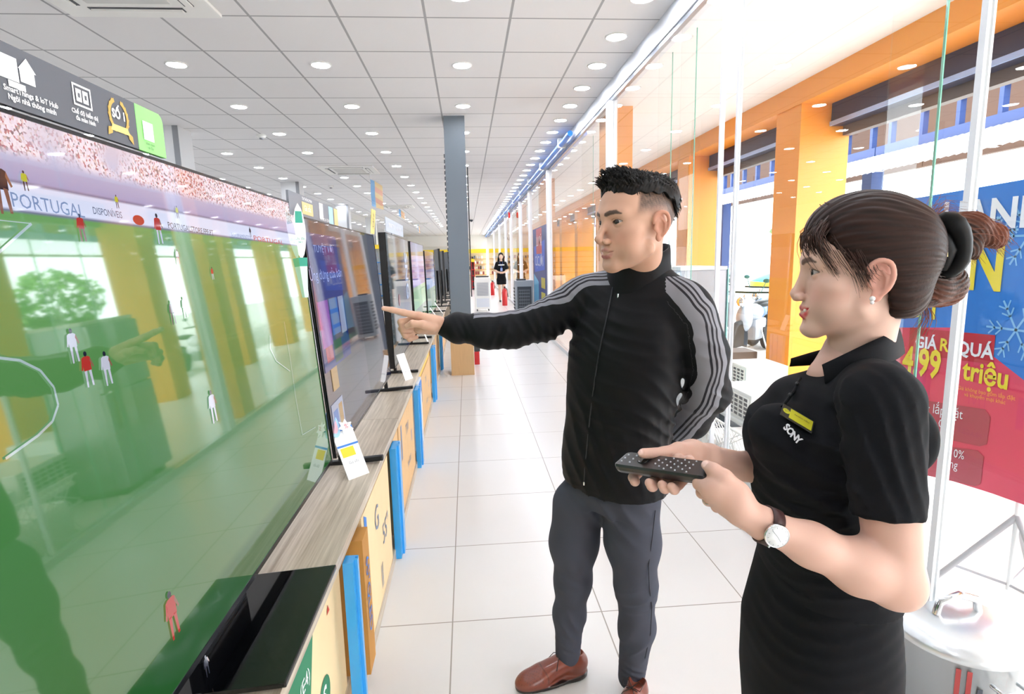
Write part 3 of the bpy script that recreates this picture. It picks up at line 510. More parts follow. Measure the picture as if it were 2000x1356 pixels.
def cooler(label, p, w, d, h, dark, rz=0):
    t = thing('air_cooler', label, 'air cooler', p, rz); M1 = M_white if not dark else mat('cooler_grey', 'B4B8BC', .4)
    MB().box((0, 0, .06), (w, d, h), bev=.02).build('body', M1, t)
    if dark:
        MB().box((w*.12, -.012, h*.14), (w*.88, .0, h*.86)).build('grille_panel', mat('cooler_dark', '4A4D52', .5), t); g = MB()
        for k in range(7): g.box((w*.18+k*w*.1, -.018, h*.18), (w*.195+k*w*.1, -.012, h*.78))
        for k in range(9): g.box((w*.18, -.018, h*.18+k*h*.074), (w*.80, -.012, h*.195+k*h*.074))
        g.build('grille_bars', M_gray, t); g = MB()
        for k in range(9): g.box((-.014, d*.15, h*.2+k*h*.075), (0, d*.85, h*.235+k*h*.075))
        g.build('side_louvers', M_dkgray, t)
        MB().box((w*.1, d*.1, h), (w*.6, d*.5, h+.03), bev=.008).build('control_panel', M_dkgray, t)
    else:
        g = MB()
        for k in range(22): g.box((w*.14, -.01, h*.46+k*h*.018), (w*.86, -.003, h*.468+k*h*.018))
        g.build('grille_bars', mat('cooler_grille', 'B6BAC2', .5), t); MB().box((w*.1, -.004, h*.12), (w*.9, 0, h*.38)).build('water_tank', mat('tank_white', 'DDE2EA', .3), t); MB().box((w*.1, d*.1, h), (w*.9, d*.8, h+.035), bev=.008).build('control_panel', M_dkgray, t)
    for sx in (.06, w-.06):
        for sy in (.06, d-.06): MB().tube([(sx-.012, sy, .03), (sx+.012, sy, .03)], .03, 12).build('wheel', M_black, t)
cooler('tall white air cooler in the aisle right of the grey column', (.19, 15.6, 0), .44, .35, .93, False)
cooler('grey air cooler with dark grille by the glass wall', (1.02, 12.2, 0), .40, .34, .95, True)
tri = thing('roll_stand', 'pale rolled goods leaning beside the white air cooler', 'stand', (.02, 15.9, 0)); MB().tube([(0, 0, 0), (0, 0, .7)], .05, 12).build('roll', mat('roll_pale', 'C8CCD2', .5), tri)
for p, nm, s_ in (((1.12, 17.3, 0), 'at the feet of the distant woman, nearer of two', 1.25), ((.98, 22.5, 0), 'left of the distant woman, farther of two', 1.25)):
    t = thing('fire_extinguisher', 'red fire extinguisher %s' % nm, 'fire extinguisher', p, group='red fire extinguishers'); t.scale = (s_, s_, s_)
    MB().lathe([(.06, 0), (.065, .01), (.065, .34), (.05, .39), (.022, .41), (.022, .43)], seg=18).build('tank', M_red, t); MB().box((-.015, -.05, .43), (.015, .05, .47)).tube([(0, .03, .45), (.06, .05, .4), (.085, .03, .2)], .01, 8).build('valve_and_hose', M_black, t)
t = thing('fire_bell', 'red alarm bell on the glass wall rail', 'alarm bell', (1.36, 17.5, 2.72)); MB().lathe([(.0, 0), (.07, .0), (.09, .03), (.09, .06)], M=Matrix.Rotation(-PI/2, 4, 'Y')).build('bell', M_red, t); MB().tube([(0, 0, .04), (0, 0, .22)], .012, 8).build('pipe', M_gray, t)
t = thing('wall_poster', 'tall blue promotional poster with round logo and yellow boxes on the glass wall', 'poster', (1.425, 10.1, .15)); PZ = 1.86
g = MB().box((-.002, 0, 0), (.002, 2.1, PZ)); x_ = -.003
g.poly([(x_, .3, 1.05), (x_, 1.8, .98), (x_, 1.9, 1.5), (x_, .25, 1.6)], 1); g.poly([(x_-.001, .65, 1.35), (x_-.001, 1.5, 1.35), (x_-.001, 1.5, 1.84), (x_-.001, .65, 1.84)], 2)
g.text('ƯU ĐÃI', (x_-.003, 1.07, 1.58), (0, -1, 0), (0, 0, 1), .26, 4); g.text('CỰC LỚN', (x_-.003, 1.07, 1.2), (0, -1, 0), (0, 0, 1), .28, 4)
g.poly([(x_, 1.2, .1), (x_, 2.0, .1), (x_, 2.0, .95), (x_, 1.2, .8)], 3); g.poly([(x_, 0, 0), (x_, 2.1, 0), (x_, 2.1, .18), (x_, 0, .3)], 6)
for z in (.15, .42, .7): g.poly([(x_-.001, .25, z), (x_-.001, .8, z), (x_-.001, .8, z+.2), (x_-.001, .25, z+.2)], 5)
g.build('sheet', [mat('poster_navy', '3A4A8C', .35), mat('poster_blue', '3E6AD8', .35), mat('poster_red', 'C84A5A', .35), mat('poster_sky', '6AB4DC', .35), M_wt, mat('poster_gold', 'D0C23E', .35), mat('poster_green', '3E8A5A', .35)], t)
# ================================================================ PORCH THINGS BEHIND THE GLASS
t = thing('refrigerator', 'low grey refrigerator behind the glass wall right of the man', 'refrigerator', (1.60, 4.25, 0)); 
MB().box((.03, 0, .05), (.40, .62, 1.30), bev=.01).build('body', mat('fridge_grey', '9AA0A8', .25, metal=.4), t); MB().box((0, 0, .06), (.03, .62, .78), bev=.008).build('lower_door', mat('fridge_door', 'AEB6BE', .2, metal=.3), t); MB().box((0, 0, .79), (.03, .62, 1.29), bev=.008).build('upper_door', MATS['fridge_door'], t); MB().box((-.02, .05, .5), (0, .07, 1.1)).build('handle', M_chrome, t); MB().box((.03, 0, 1.30), (.40, .62, 1.325)).build('white_top', M_white, t)
MB().box((.402, -.01, .02), (.412, .6, 1.31)).build('teal_glass_side', mat('teal_glass', '7FB8B4', .1, spec=.7), t); MB().box((.05, .03, 0), (.38, .58, .05)).build('base', M_dkgray, t)
def louver_unit(label, p, w, d, h):
    """box with a gridded front on its -X face"""
    t = thing('outdoor_unit', label, 'air conditioner', p, group='boxy units stored behind the glass'); MB().box((0, 0, 0), (d, w, h), bev=.008).build('casing', mat('casing_white', 'F0F0EE', .4), t)
    MB().box((-.003, w*.06, h*.12), (0, w*.94, h*.86)).build('dark_inset', mat('inset', '4C5058', .6), t); g = MB(); n = max(3, int(w/.075))
    for k in range(n+1): g.box((-.012, w*.06+k*w*.88/n-.003, h*.12), (-.003, w*.06+k*w*.88/n+.003, h*.86))
    for k in range(6): g.box((-.012, w*.06, h*(.12+.148*k)-.003), (-.003, w*.94, h*(.12+.148*k)+.003))
    g.build('wire_grille', M_white, t)
louver_unit('larger white unit with black grid grille behind the glass wall by the man', (2.0, 3.8, .1855), .5, .45, .22)
louver_unit('smaller white unit with black grid behind the first one', (2.52, 4.9, .1655), .42, .40, .22)
t = thing('display_chest', 'white chest with a dark glass front under the gridded unit', 'chest', (1.98, 3.75, 0)); MB().box((0, 0, 0), (.5, .6, .185), bev=.008).build('body', MATS['casing_white'], t); MB().box((-.006, .06, .03), (0, .54, .155)).build('dark_window', mat('dark_glass', '5A646C', .15), t)
tag(MB().box((2.5, 4.85, 0), (2.95, 5.4, .165), bev=.008).build('carton', MATS['casing_white']), 'white carton carrying the smaller gridded unit', 'carton')
tag(MB().box((1.93, 3.25, 0), (2.35, 3.68, .34), bev=.006).build('carton', MATS['casing_white']), 'plain white carton standing in front of the gridded unit', 'carton')
tag(MB().box((1.62, 2.75, 0), (1.88, 3.66, .23), bev=.01).build('storage_bench', mat('bench_white', 'F4F4F2', .3)), 'low white bench behind the glass wall and the wire basket', 'bench')
t = thing('wire_basket', 'white wire basket on the porch floor below the gridded unit', 'basket', (1.55, 3.05, .0)); g = MB()
for k in range(12):
    g.tube([(0, .05*k, .02), (-.0, .05*k+.22*math.sin(k), .22), (0, .05*k-.1, .38)], .004, 5)
    g.tube([(0, .58-.05*k, .02), (.04, .5-.05*k, .2), (0, .62-.05*k, .38)], .004, 5)
g.tube([(0, -.1, .38), (0, .65, .38)], .008, 6).tube([(0, -.1, .02), (0, .65, .02)], .008, 6); g.build('wires', M_white, t)
t = thing('dark_crate', 'dark grey appliance box with a blue side on the porch, by the orange column', 'box', (2.88, 5.95, 0)); MB().box((0, 0, 0), (.30, .3, .34), bev=.01).build('box', mat('crate_dark', '5C5654', .6), t); MB().box((-.004, 0, .02), (0, .29, .32)).build('blue_face', mat('crate_blue', '2E4A74', .4), t)
t = thing('carton', 'white carton with orange bands behind the glass, near the right edge', 'carton', (1.60, 2.2, 0)); MB().box((0, 0, 0), (.29, .28, .56), bev=.005).build('box', MATS['casing_white'], t); MB().box((-.002, -.002, .47), (.292, .282, .505)).box((-.002, -.002, .08), (.292, .282, .14)).build('orange_bands', mat('band_orange', 'F2B24A', .6), t)
# big stainless pot
t = thing('stock_pot', 'large stainless pot with a domed lid on the floor at the lower right corner', 'pot', tuple(onZ(1866, 1225, .25).xy)+(0,)); Msteel = mat('steel', 'C9CED2', .32, metal=.85)
MB().lathe([(.16, 0), (.172, .01), (.172, .235), (.178, .24)], seg=48).build('body', Msteel, t)
MB().lathe([(.182, .24), (.184, .25), (.178, .262), (.14, .285), (.08, .30), (.0, .305)], seg=48).build('lid', mat('steel_lid', 'DDE2E6', .28, metal=.7), t)
MB().tube([(-.07, 0, .30), (-.06, 0, .34), (0, 0, .36), (.06, 0, .34), (.07, 0, .30)], .012, 10).build('lid_handle', M_chrome, t)
for s_ in (-1, 1): MB().tube([(.04, s_*.172, .19), (.04, s_*.21, .19), (-.04, s_*.21, .19), (-.04, s_*.172, .19)], .007, 8).build('side_handle', M_chrome, t)
g = MB()
for a, w, z0, z1, mi in ((-2.1, .012, .08, .22, 0), (-2.25, .012, .08, .22, 0), (-1.8, .06, .05, .17, 1), (-1.65, .03, .10, .13, 2)):
    g.poly([(.1735*math.cos(a+u), .1735*math.sin(a+u), z) for u, z in ((-w/.34, z0), (w/.34, z0), (w/.34, z1), (-w/.34, z1))], mi)
g.build('label_sticker', [mat('pot_red', 'B84A4A', .4), mat('pot_dark', '4E5460', .4), M_orange], t)
# banner stand (plane facing the shop)
BX = 2.0
t = thing('banner_stand', 'tall blue and red sale banner on a tripod stand at the right edge', 'banner', (BX, 2.1, 0)); 
def bp(px, py, d=0): p = onX(px, py, BX); return (-d, p.y-2.1, p.z)
g = MB(); top = [bp(1700, 398), bp(1800, 385), bp(1900, 368), bp(2060, 340)]; low = [bp(2060, 1010), bp(1996, 985), bp(1940, 965), bp(1860, 940), bp(1700, 905)]
mid = [bp(1700, 640), bp(1860, 640), bp(1945, 700), bp(2060, 790)]
g.poly(top[::-1]+mid, 0, (.004, 0, 0)); g.poly(mid[::-1]+low[::-1], 1, (.004, 0, 0))
def bt(body, x0, y0, x1, y1, size, mi, off=.0, w=1): a, b = Vector(bp(x0, y0, .003)), Vector(bp(x1, y1, .003)); g.text(body, (a+b)/2, (b-a).normalized()*w, Vector((0, 0, 1)), size, mi, off=off)
bt('HANH', 1850, 425, 2040, 415, .155, 2, .004, 1.0); bt('LÀN', 1800, 520, 1960, 522, .28, 3, .008, .75); bt('SIÊU T', 1730, 598, 1850, 612, .10, 3, .004)
g.poly([bp(1778, 640, .002), bp(1945, 655, .002), bp(1940, 712, .002), bp(1775, 690, .002)], 4); bt('GIÁ', 1785, 668, 1835, 674, .07, 2, .002); bt('RẺ', 1836, 674, 1872, 680, .075, 3, .002); bt('QUÁ', 1873, 680, 1938, 690, .075, 2, .002)
bt('4.99', 1740, 700, 1870, 722, .17, 3, .005, .72); bt('triệu', 1876, 722, 1980, 745, .115, 3, .003, .85); bt('Giá không bao gồm lắp đặt\nvà khuyến mại khác', 1870, 762, 1985, 785, .022, 5)
for q in ([(1760, 775), (1925, 800), (1935, 815), (1928, 868), (1915, 872), (1755, 838)], [(1750, 860), (1910, 880), (1922, 892), (1916, 945), (1905, 950), (1748, 915)]): g.poly([bp(*p, .002) for p in q], 6)
bt('tặng + lắp đặt', 1755, 785, 1905, 816, .058, 2, .0, .85); bt('(Fke + CB)', 1770, 812, 1880, 838, .058, 2, .0, .85); bt('ưu đãi 10%', 1800, 870, 1893, 893, .052, 2, .0, .85); bt('9 tháng', 1810, 892, 1885, 914, .052, 2, .0, .85)
for (cx, cy, r_) in ((1985, 645, .12), (2010, 460, .12), (1960, 450, .06)):
    c = Vector(bp(cx, cy, .0015))
    for k in range(6):
        a = k*PI/3; d = Vector((0, math.cos(a), math.sin(a))); n = Vector((0, -d.z, d.y)); g.poly([c-n*.004, c+d*r_-n*.004, c+d*r_+n*.004, c+n*.004], 7)
        for f in (.45, .7):
            for s_ in (-1, 1): e2 = (d+n*s_).normalized(); n2 = Vector((0, -e2.z, e2.y)); g.poly([c+d*r_*f-n2*.003, c+d*r_*f+e2*r_*.3-n2*.003, c+d*r_*f+e2*r_*.3+n2*.003, c+d*r_*f+n2*.003], 7)
g.build('printed_sheet', [mat('ban_blue', '1E76D0', .5), mat('ban_red', 'D8385E', .5), mat('ban_white', 'E6EAF4', .5), mat('ban_yellow', 'E6D22E', .5), mat('ban_label', 'B81E30', .5), mat('ban_orange', 'F0A23A', .5), mat('ban_dark', 'A8344E', .5), mat('ban_snow', '7AB8EA', .5)], t)
pb = Vector(onX(1990, 985, BX+.03)); g = MB().tube([(.03, pb.y-2.1, 0.12), (.03, pb.y-2.1, 1.75)], .010, 10); g.build('pole', mat('pole_white', 'E4E6EA', .3), t)
for d_ in ((-.22, .18), (-.05, -.30), (.25, .12)): MB().tube([(.03, pb.y-2.1, .42), (.03+d_[0], pb.y-2.1+d_[1], .012)], .011, 8).tube([(.03, pb.y-2.1, .14), (.03+d_[0]*.6, pb.y-2.1+d_[1]*.6, .17)], .006, 6).build('leg', mat('leg_grey', 'A9A9B0', .35), t)
# ================================================================ STREET SIDE
M_blu = mat('truss_blue', '20386A', .5); M_brn = mat('gallery_brown', '6E5240', .6)
for k in range(5):
    y0 = 3.5+5.2*k; t = thing('steel_truss', 'blue steel truss of the building across the porch, %s section' % ORD[k], 'truss', (6.4, y0, 0), group='blue trusses over the awning')
    MB().box((0, 0, 3.75), (.12, 5.18, 4.6)).build('top_beam', M_blu, t); MB().box((0, 0, 2.86), (.12, 5.18, 3.0)).build('bottom_beam', M_blu, t); MB().box((.02, 0, 3.34), (.1, 5.18, 3.39)).build('rail', M_blu, t)
    for i in range(9): MB().box((.02, .1+.6*i, 3.0), (.1, .16+.6*i, 3.75)).build('upright', M_blu, t)
    MB().tube([(.06, 1.4, 3.02), (.06, 2.4, 3.74)], .05, 8).tube([(.06, 2.4, 3.02), (.06, 1.4, 3.74)], .05, 8).build('cross_brace', M_blu, t)
    tag(MB().box((7.2, y0, 2.7), (7.3, y0+5.18, 3.9)).build('gallery_panel', M_brn), 'brown boarding behind the blue truss, %s section' % ORD[k], 'panel', 'brown boards behind the trusses')
    g = MB(); n = 52
    for i in range(n):
        ya, yb = y0+.1*i, y0+.1*i+.05; za = .02
        g.add([(5.0, ya, 2.36), (6.35, ya, 2.84), (6.35, yb, 2.84+za), (5.0, yb, 2.36+za)], [[0, 1, 2, 3]]).add([(5.0, yb, 2.36+za), (6.35, yb, 2.84+za), (6.35, yb+.05, 2.84), (5.0, yb+.05, 2.36)], [[0, 1, 2, 3]])
    tag(g.build('corrugated_awning', mat('awning_white', 'E8ECF2', .4)), 'white corrugated awning sheet under the blue truss, %s section' % ORD[k], 'awning', 'white awning sheets')
    tag(MB().box((6.38, y0, -.3), (6.58, y0+.22, 2.85)).build('steel_post', M_blu), 'blue steel post under the truss, %s one' % ORD[k], 'post', 'blue posts of the awning')
def motorbike(label, x, y, rz, body):
    t = thing('motorbike', label, 'motorbike', (x, y, -.2), rz, group='motorbikes parked on the street side'); Mb = mat('bike_'+body, body, .3, coat=.6); Mt = mat('tyre', '1A1A1C', .7)
    for yy in (-.62, .62):
        R_ = Matrix.Rotation(PI/2, 4, 'Y')
        w = MB(); ring = [(.25, -.04), (.29, -.035), (.30, 0), (.29, .035), (.25, .04), (.235, 0), (.25, -.04)]
        w.lathe(ring, (0, yy, .3), 28, 0, R_); w.lathe([(.24, -.01), (.24, .01)], (0, yy, .3), 6, 1, R_); w.build('wheel', [Mt, M_chrome], t)
    MB().ball((0, .05, .68), (.13, .28, .14)).box((-.10, -.25, .42), (.10, .2, .58), bev=.04).ball((0, .42, .62), (.12, .16, .22)).build('fairing', Mb, t)
    MB().ball((0, -.38, .80), (.12, .38, .06)).build('seat', M_black, t); MB().tube([(0, .62, .3), (0, .5, .75), (0, .42, .98)], .025, 8).build('fork', M_chrome, t)
    MB().tube([(-.34, .30, 1.02), (-.15, .40, 1.02), (.15, .40, 1.02), (.34, .30, 1.02)], .016, 8).build('handlebar', M_black, t); MB().ball((0, .56, .88), (.08, .07, .09)).build('headlight', M_chrome, t)
    for s_ in (-1, 1): MB().tube([(s_*.22, .38, 1.02), (s_*.28, .36, 1.18)], .007, 6).ball((s_*.29, .36, 1.2), (.055, .015, .035)).build('mirror', mat('mirror_teal', '3E6A66', .2), t)
    MB().tube([(.12, .1, .3), (.14, -.5, .32), (.14, -.85, .42)], .04, 10).build('exhaust', M_chrome, t); MB().tube([(-.1, 0, .45), (-.22, -.05, .0)], .012, 6).build('kickstand', M_chrome, t); MB().box((-.11, -.1, .25), (.11, .22, .48), bev=.04).build('engine', M_gray, t)
for a in (('silver motorbike with green mirrors parked beyond the orange column', 4.6, 8.75, 2.3, '9AA2AC'), ('blue motorbike parked behind the silver one', 5.5, 9.9, 2.2, '5E7FA6'), ('red motorbike parked left of the silver one', 5.1, 11.2, 2.4, 'C05A50'), ('white motorbike parked deeper along the street', 5.1, 13.0, 2.2, 'E4E4E8'), ('white motorbike mirrored in the screens', 5.2, 4.2, 2.0, 'E0E2E6')): motorbike(*a)
# parasol and trees across the street, seen mirrored in the football screen
t = thing('parasol', 'blue and yellow market parasol on the street, mirrored in the football screen', 'parasol', (10.35, 17.2, -.35)); g = MB()
g.lathe([(1.35, .72), (1.35, .88), (.95, 1.06), (.5, 1.2), (.02, 1.28)], seg=16); g.mi[:16] = [1]*16; g.build('canopy', [mat('parasol_blue', '2E8FD8', .6), mat('parasol_yellow', 'E8B83A', .6)], t); MB().tube([(0, 0, 0), (0, 0, 1.26)], .025, 10).build('pole', M_white, t); MB().lathe([(.25, 0), (.25, .1), (.05, .14)]).build('base', M_gray, t)
rs = random.Random(11); Mleaf = [mat('leaf_a', '4E7A3A', .7), mat('leaf_b', '6E9A4C', .7)]
for k, (x, y, h, r) in enumerate(((5.78, 9.72, 1.95, .36), (12.2, 19.5, 3.0, 1.3))):
    t = thing('street_tree', 'leafy green tree across the street, %s one' % ORD[k], 'tree', (x, y, -.3), group='trees across the street'); MB().tube([(0, 0, 0), (.1, 0, h*.5), (0, .1, h*.8)], [.06, .05, .03], 10).build('trunk', mat('bark', '6A5444', .9), t); g = MB()
    for i in range(900):
        a, b, c = rs.gauss(0, 1), rs.gauss(0, 1), rs.gauss(0, 1); n = math.sqrt(a*a+b*b+c*c); q = r*rs.uniform(.5, 1)**.5; p = Vector((a/n*q, b/n*q, h*.78+c/n*q*.8)); u = Vector((rs.uniform(-1, 1), rs.uniform(-1, 1), rs.uniform(-1, 1)))*min(.2, r*.11); v = u.orthogonal().normalized()*min(.12, r*.07)
        g.poly([p-u, p+v, p+u, p-v], i % 2)
    g.build('crown', Mleaf, t)
struct('trim_5', MB().box((4.2, -6, -.2), (4.3, 40, -.04)), M_white, 'pale curb between porch and street')
# ================================================================ SURFACE ENGINE FOR PEOPLE (distance fields -> one continuous mesh)
F32 = np.float32
class Field:
    def __init__(s, lo, hi, h):
        s.lo = np.array(lo, float); s.h = h; s.n = np.ceil((np.array(hi)-s.lo)/h).astype(int)+1
        s.D = np.full(tuple(s.n), .5, F32)
        s.ax = [(s.lo[i]+h*np.arange(s.n[i])).astype(F32) for i in range(3)]
    def sl(s, lo, hi):
        a = np.clip(np.floor((np.array(lo)-s.lo)/s.h).astype(int), 0, s.n); b = np.clip(np.ceil((np.array(hi)-s.lo)/s.h).astype(int)+1, 0, s.n)
        S = tuple(slice(a[i], b[i]) for i in range(3))
        return S, s.ax[0][S[0]][:, None, None], s.ax[1][S[1]][None, :, None], s.ax[2][S[2]][None, None, :]
    def op(s, S, d, k, mode):
        if d.size == 0: return
        D = s.D[S]
        if mode == 'sub': D = -D
        if k > 0:
            q = np.maximum(k-np.abs(D-d), 0)/k; r = np.minimum(D, d)-q*q*k*.25
        else: r = np.minimum(D, d)
        s.D[S] = -r if mode == 'sub' else r
    def cone(s, a, b, ra, rb=None, k=.01, mode='add', sq=None):
        rb = ra if rb is None else rb; a = np.array(a, float); b = np.array(b, float); m = max(ra, rb)+max(k, .004)+.03
        S, X, Y, Z = s.sl(np.minimum(a, b)-m, np.maximum(a, b)+m); ba = b-a; L = max(ba@ba, 1e-9)
        t = np.clip(((X-a[0])*ba[0]+(Y-a[1])*ba[1]+(Z-a[2])*ba[2])/L, 0, 1).astype(F32)
        d = np.sqrt((X-a[0]-t*ba[0])**2+(Y-a[1]-t*ba[1])**2+(Z-a[2]-t*ba[2])**2)-(ra+(rb-ra)*t)
        s.op(S, d.astype(F32), k, mode); return s
    def chain(s, pts, r, k=.008, mode='add'):
        for i in range(len(pts)-1): s.cone(pts[i], pts[i+1], r[i], r[i+1], k, mode)
        return s
    def ell(s, c, r, k=.01, mode='add', R=None):
        c = np.array(c, float); r = np.array(r, float) if np.ndim(r) else np.array([r]*3, float); m = r.max()+max(k, .004)+.03
        S, X, Y, Z = s.sl(c-m, c+m); P = [X-c[0], Y-c[1], Z-c[2]]
        if R is not None: P = [R[0][j]*P[0]+R[1][j]*P[1]+R[2][j]*P[2] for j in range(3)]
        k0 = np.sqrt((P[0]/r[0])**2+(P[1]/r[1])**2+(P[2]/r[2])**2); k1 = np.sqrt((P[0]/r[0]**2)**2+(P[1]/r[1]**2)**2+(P[2]/r[2]**2)**2)+1e-6
        s.op(S, (k0*(k0-1)/k1).astype(F32), k, mode); return s
    def sweep(s, keys, ang, k=.01, mode='add', pw=2.2):
        """vertical body: keys (z, cx, cy, a, b); ang = direction of the wide axis"""
        keys = sorted(keys); z = np.array([q[0] for q in keys]); m = .05; cx = [q[1] for q in keys]; cy = [q[2] for q in keys]; R_ = max(max(q[3], q[4]) for q in keys)
        S, X, Y, Z = s.sl((min(cx)-R_-m, min(cy)-R_-m, z[0]-m), (max(cx)+R_+m, max(cy)+R_+m, z[-1]+m))
        I = [np.interp(Z.ravel(), z, [q[j] for q in keys]).astype(F32)[None, None, :] for j in (1, 2, 3, 4)]
        c_, s_ = math.cos(ang), math.sin(ang); u = (X-I[0])*c_+(Y-I[1])*s_; v = -(X-I[0])*s_+(Y-I[1])*c_
        q = ((np.abs(u)/I[2])**pw+(np.abs(v)/I[3])**pw)**(1/pw); d = (q-1)*np.minimum(I[2], I[3])
        w = np.maximum(Z-z[-1], z[0]-Z); d = np.sqrt(np.maximum(d, 0)**2+np.maximum(w+0*d, 0)**2)+np.minimum(np.maximum(d, w), 0)
        s.op(S, d.astype(F32), k, mode); return s
    def fold(s, c, rad, dr, wl, amp, ph=0, bend=0):
        c = np.array(c, float); rad = np.array(rad) if np.ndim(rad) else np.array([rad]*3); S, X, Y, Z = s.sl(c-rad*2, c+rad*2)
        dr = np.array(dr, float); dr /= np.linalg.norm(dr); P = (X-c[0], Y-c[1], Z-c[2])
        t = P[0]*dr[0]+P[1]*dr[1]+P[2]*dr[2]; g = np.exp(-((P[0]/rad[0])**2+(P[1]/rad[1])**2+(P[2]/rad[2])**2))
        w = np.sin(2*PI*t/wl+ph+bend*(np.sin(P[0]*31)+np.sin(P[1]*27+1)+np.sin(P[2]*23+2))); w = 1-2*np.abs(w)**.8
        s.D[S] -= (amp*g*w).astype(F32); return s
    def extract(s):
        D = s.D; n = D.shape; inside = D < 0
        c = [inside[i:n[0]-1+i, j:n[1]-1+j, k:n[2]-1+k] for i in (0, 1) for j in (0, 1) for k in (0, 1)]
        cnt = sum(x.astype(np.int8) for x in c); act = (cnt > 0) & (cnt < 8); idx = np.argwhere(act)
        vid = np.full(act.shape, -1, np.int64); vid[act] = np.arange(len(idx))
        acc = np.zeros((len(idx), 3)); num = np.zeros(len(idx)); I, J, K = idx.T
        cor = {(i, j, k): D[I+i, J+j, K+k].astype(float) for i in (0, 1) for j in (0, 1) for k in (0, 1)}
        for a in cor:
            for ax in range(3):
                if a[ax] == 0:
                    b = list(a); b[ax] = 1; b = tuple(b); da, db = cor[a], cor[b]; m = (da < 0) != (db < 0)
                    t = np.where(m, da/np.where(m, da-db, 1), 0)
                    for q in range(3): acc[:, q] += np.where(m, (a[q]+t) if q == ax else a[q], 0)
                    num += m
        V = s.lo+(idx+acc/num[:, None])*s.h; faces = []
        for ax in range(3):
            o1, o2 = [(1, 2), (2, 0), (0, 1)][ax]; sl0 = [slice(None)]*3; sl1 = [slice(None)]*3; sl0[ax] = slice(0, n[ax]-1); sl1[ax] = slice(1, n[ax])
            a, b = inside[tuple(sl0)], inside[tuple(sl1)]; cr = np.argwhere(a != b); ok = (cr[:, o1] > 0) & (cr[:, o2] > 0) & (cr[:, o1] < n[o1]-1) & (cr[:, o2] < n[o2]-1); cr = cr[ok]
            fl = a[tuple(cr.T)]
            def g(d1, d2): q = cr.copy(); q[:, o1] -= d1; q[:, o2] -= d2; return vid[tuple(q.T)]
            Q = np.stack([g(1, 1), g(0, 1), g(0, 0), g(1, 0)], 1); Q[~fl] = Q[~fl][:, ::-1]; faces.append(Q)
        return V, np.concatenate(faces)
def np_mesh(name, V, Fq, mats, col=None, parent=None, smooth=True):
    me = bpy.data.meshes.new(name); me.vertices.add(len(V)); me.vertices.foreach_set('co', np.asarray(V, F32).ravel())
    nf = len(Fq); me.loops.add(nf*4); me.loops.foreach_set('vertex_index', Fq.astype(np.int32).ravel()); me.polygons.add(nf)
    me.polygons.foreach_set('loop_start', np.arange(0, nf*4, 4, dtype=np.int32)); me.polygons.foreach_set('loop_total', np.full(nf, 4, np.int32))
    me.polygons.foreach_set('use_smooth', np.full(nf, smooth)); me.update(calc_edges=True); me.validate()
    for m in (mats if isinstance(mats, list) else [mats]): me.materials.append(m)
    if col is not None:
        a = me.color_attributes.new('Col', 'FLOAT_COLOR', 'POINT'); a.data.foreach_set('color', np.concatenate([col, np.ones((len(col), 1))], 1).astype(F32).ravel())
    o = bpy.data.objects.new(name, me); C.objects.link(o)
    if parent: o.parent = parent
    return o
def smooth_verts(V, Fq, it=2, lam=.5):
    e = np.concatenate([Fq[:, [0, 1]], Fq[:, [1, 2]], Fq[:, [2, 3]], Fq[:, [3, 0]]]); n = len(V); deg = np.bincount(e.ravel(), minlength=n)[:, None]
    for _ in range(it):
        A = np.stack([np.bincount(e[:, 0], V[e[:, 1], q], n)+np.bincount(e[:, 1], V[e[:, 0], q], n) for q in range(3)], 1)
        V = V*(1-lam)+lam*A/np.maximum(deg, 1)
    return V
def vcol(name, rough, spec=.5, sss=0, coat=0, sheen=0, bump=0, bs=300):
    m = mat(name, 'FFFFFF', rough, spec=spec, sss=sss, coat=coat, sheen=sheen, bump=bump, bscale=bs); nt, N, L = nodes(m); a = N.new('ShaderNodeVertexColor'); a.layer_name = 'Col'; L(a.outputs[0], N['Principled BSDF'].inputs['Base Color']); return m
def L3(h): return np.array(lin(h)[:3])
def seg_dist(P, pts, rad=None):
    """distance of points to a polyline (minus radius), and the running position"""
    best = np.full(len(P), 9.); tt = np.zeros(len(P)); pts = [np.array(p, float) for p in pts]
    for i in range(len(pts)-1):
        ba = pts[i+1]-pts[i]; t = np.clip((P-pts[i])@ba/max(ba@ba, 1e-12), 0, 1); d = np.linalg.norm(P-pts[i]-t[:, None]*ba, axis=1)
        if rad is not None: d = d-(rad[i]+(rad[i+1]-rad[i])*t)
        m = d < best; best[m] = d[m]; tt[m] = i+t[m]
    return best, tt
def ss(a, b, x): t = np.clip((x-a)/(b-a), 0, 1); return t*t*(3-2*t)
def mixc(c, col, w): return c*(1-w[:, None])+col*w[:, None]
def vnoise(P, s, seed=0):
    """cheap smooth pseudo noise from sines, -1..1"""
    r = np.random.RandomState(seed); o = 0
    for i in range(7):
        d = r.normal(size=3); d /= np.linalg.norm(d); o = o+np.sin(P@(d*s*(.7+.25*i))+r.uniform(0, 6.3)+.8*np.sin(P@(r.normal(size=3)*s*.6)))
    return o/4.2
def Kp(px, py, Y): return np.array(onY(px, py, Y))
def frame_of(heading, pitch=0, roll=0):
    """columns: person's right (x), forward (y), up (z) in world space"""
    f = np.array([math.cos(heading)*math.cos(pitch), math.sin(heading)*math.cos(pitch), math.sin(pitch)]); r = np.array([math.sin(heading), -math.cos(heading), 0.]); u = np.cross(r, f)
    c, s_ = math.cos(roll), math.sin(roll); return np.stack([c*r+s_*u, f, -s_*r+c*u], 1)
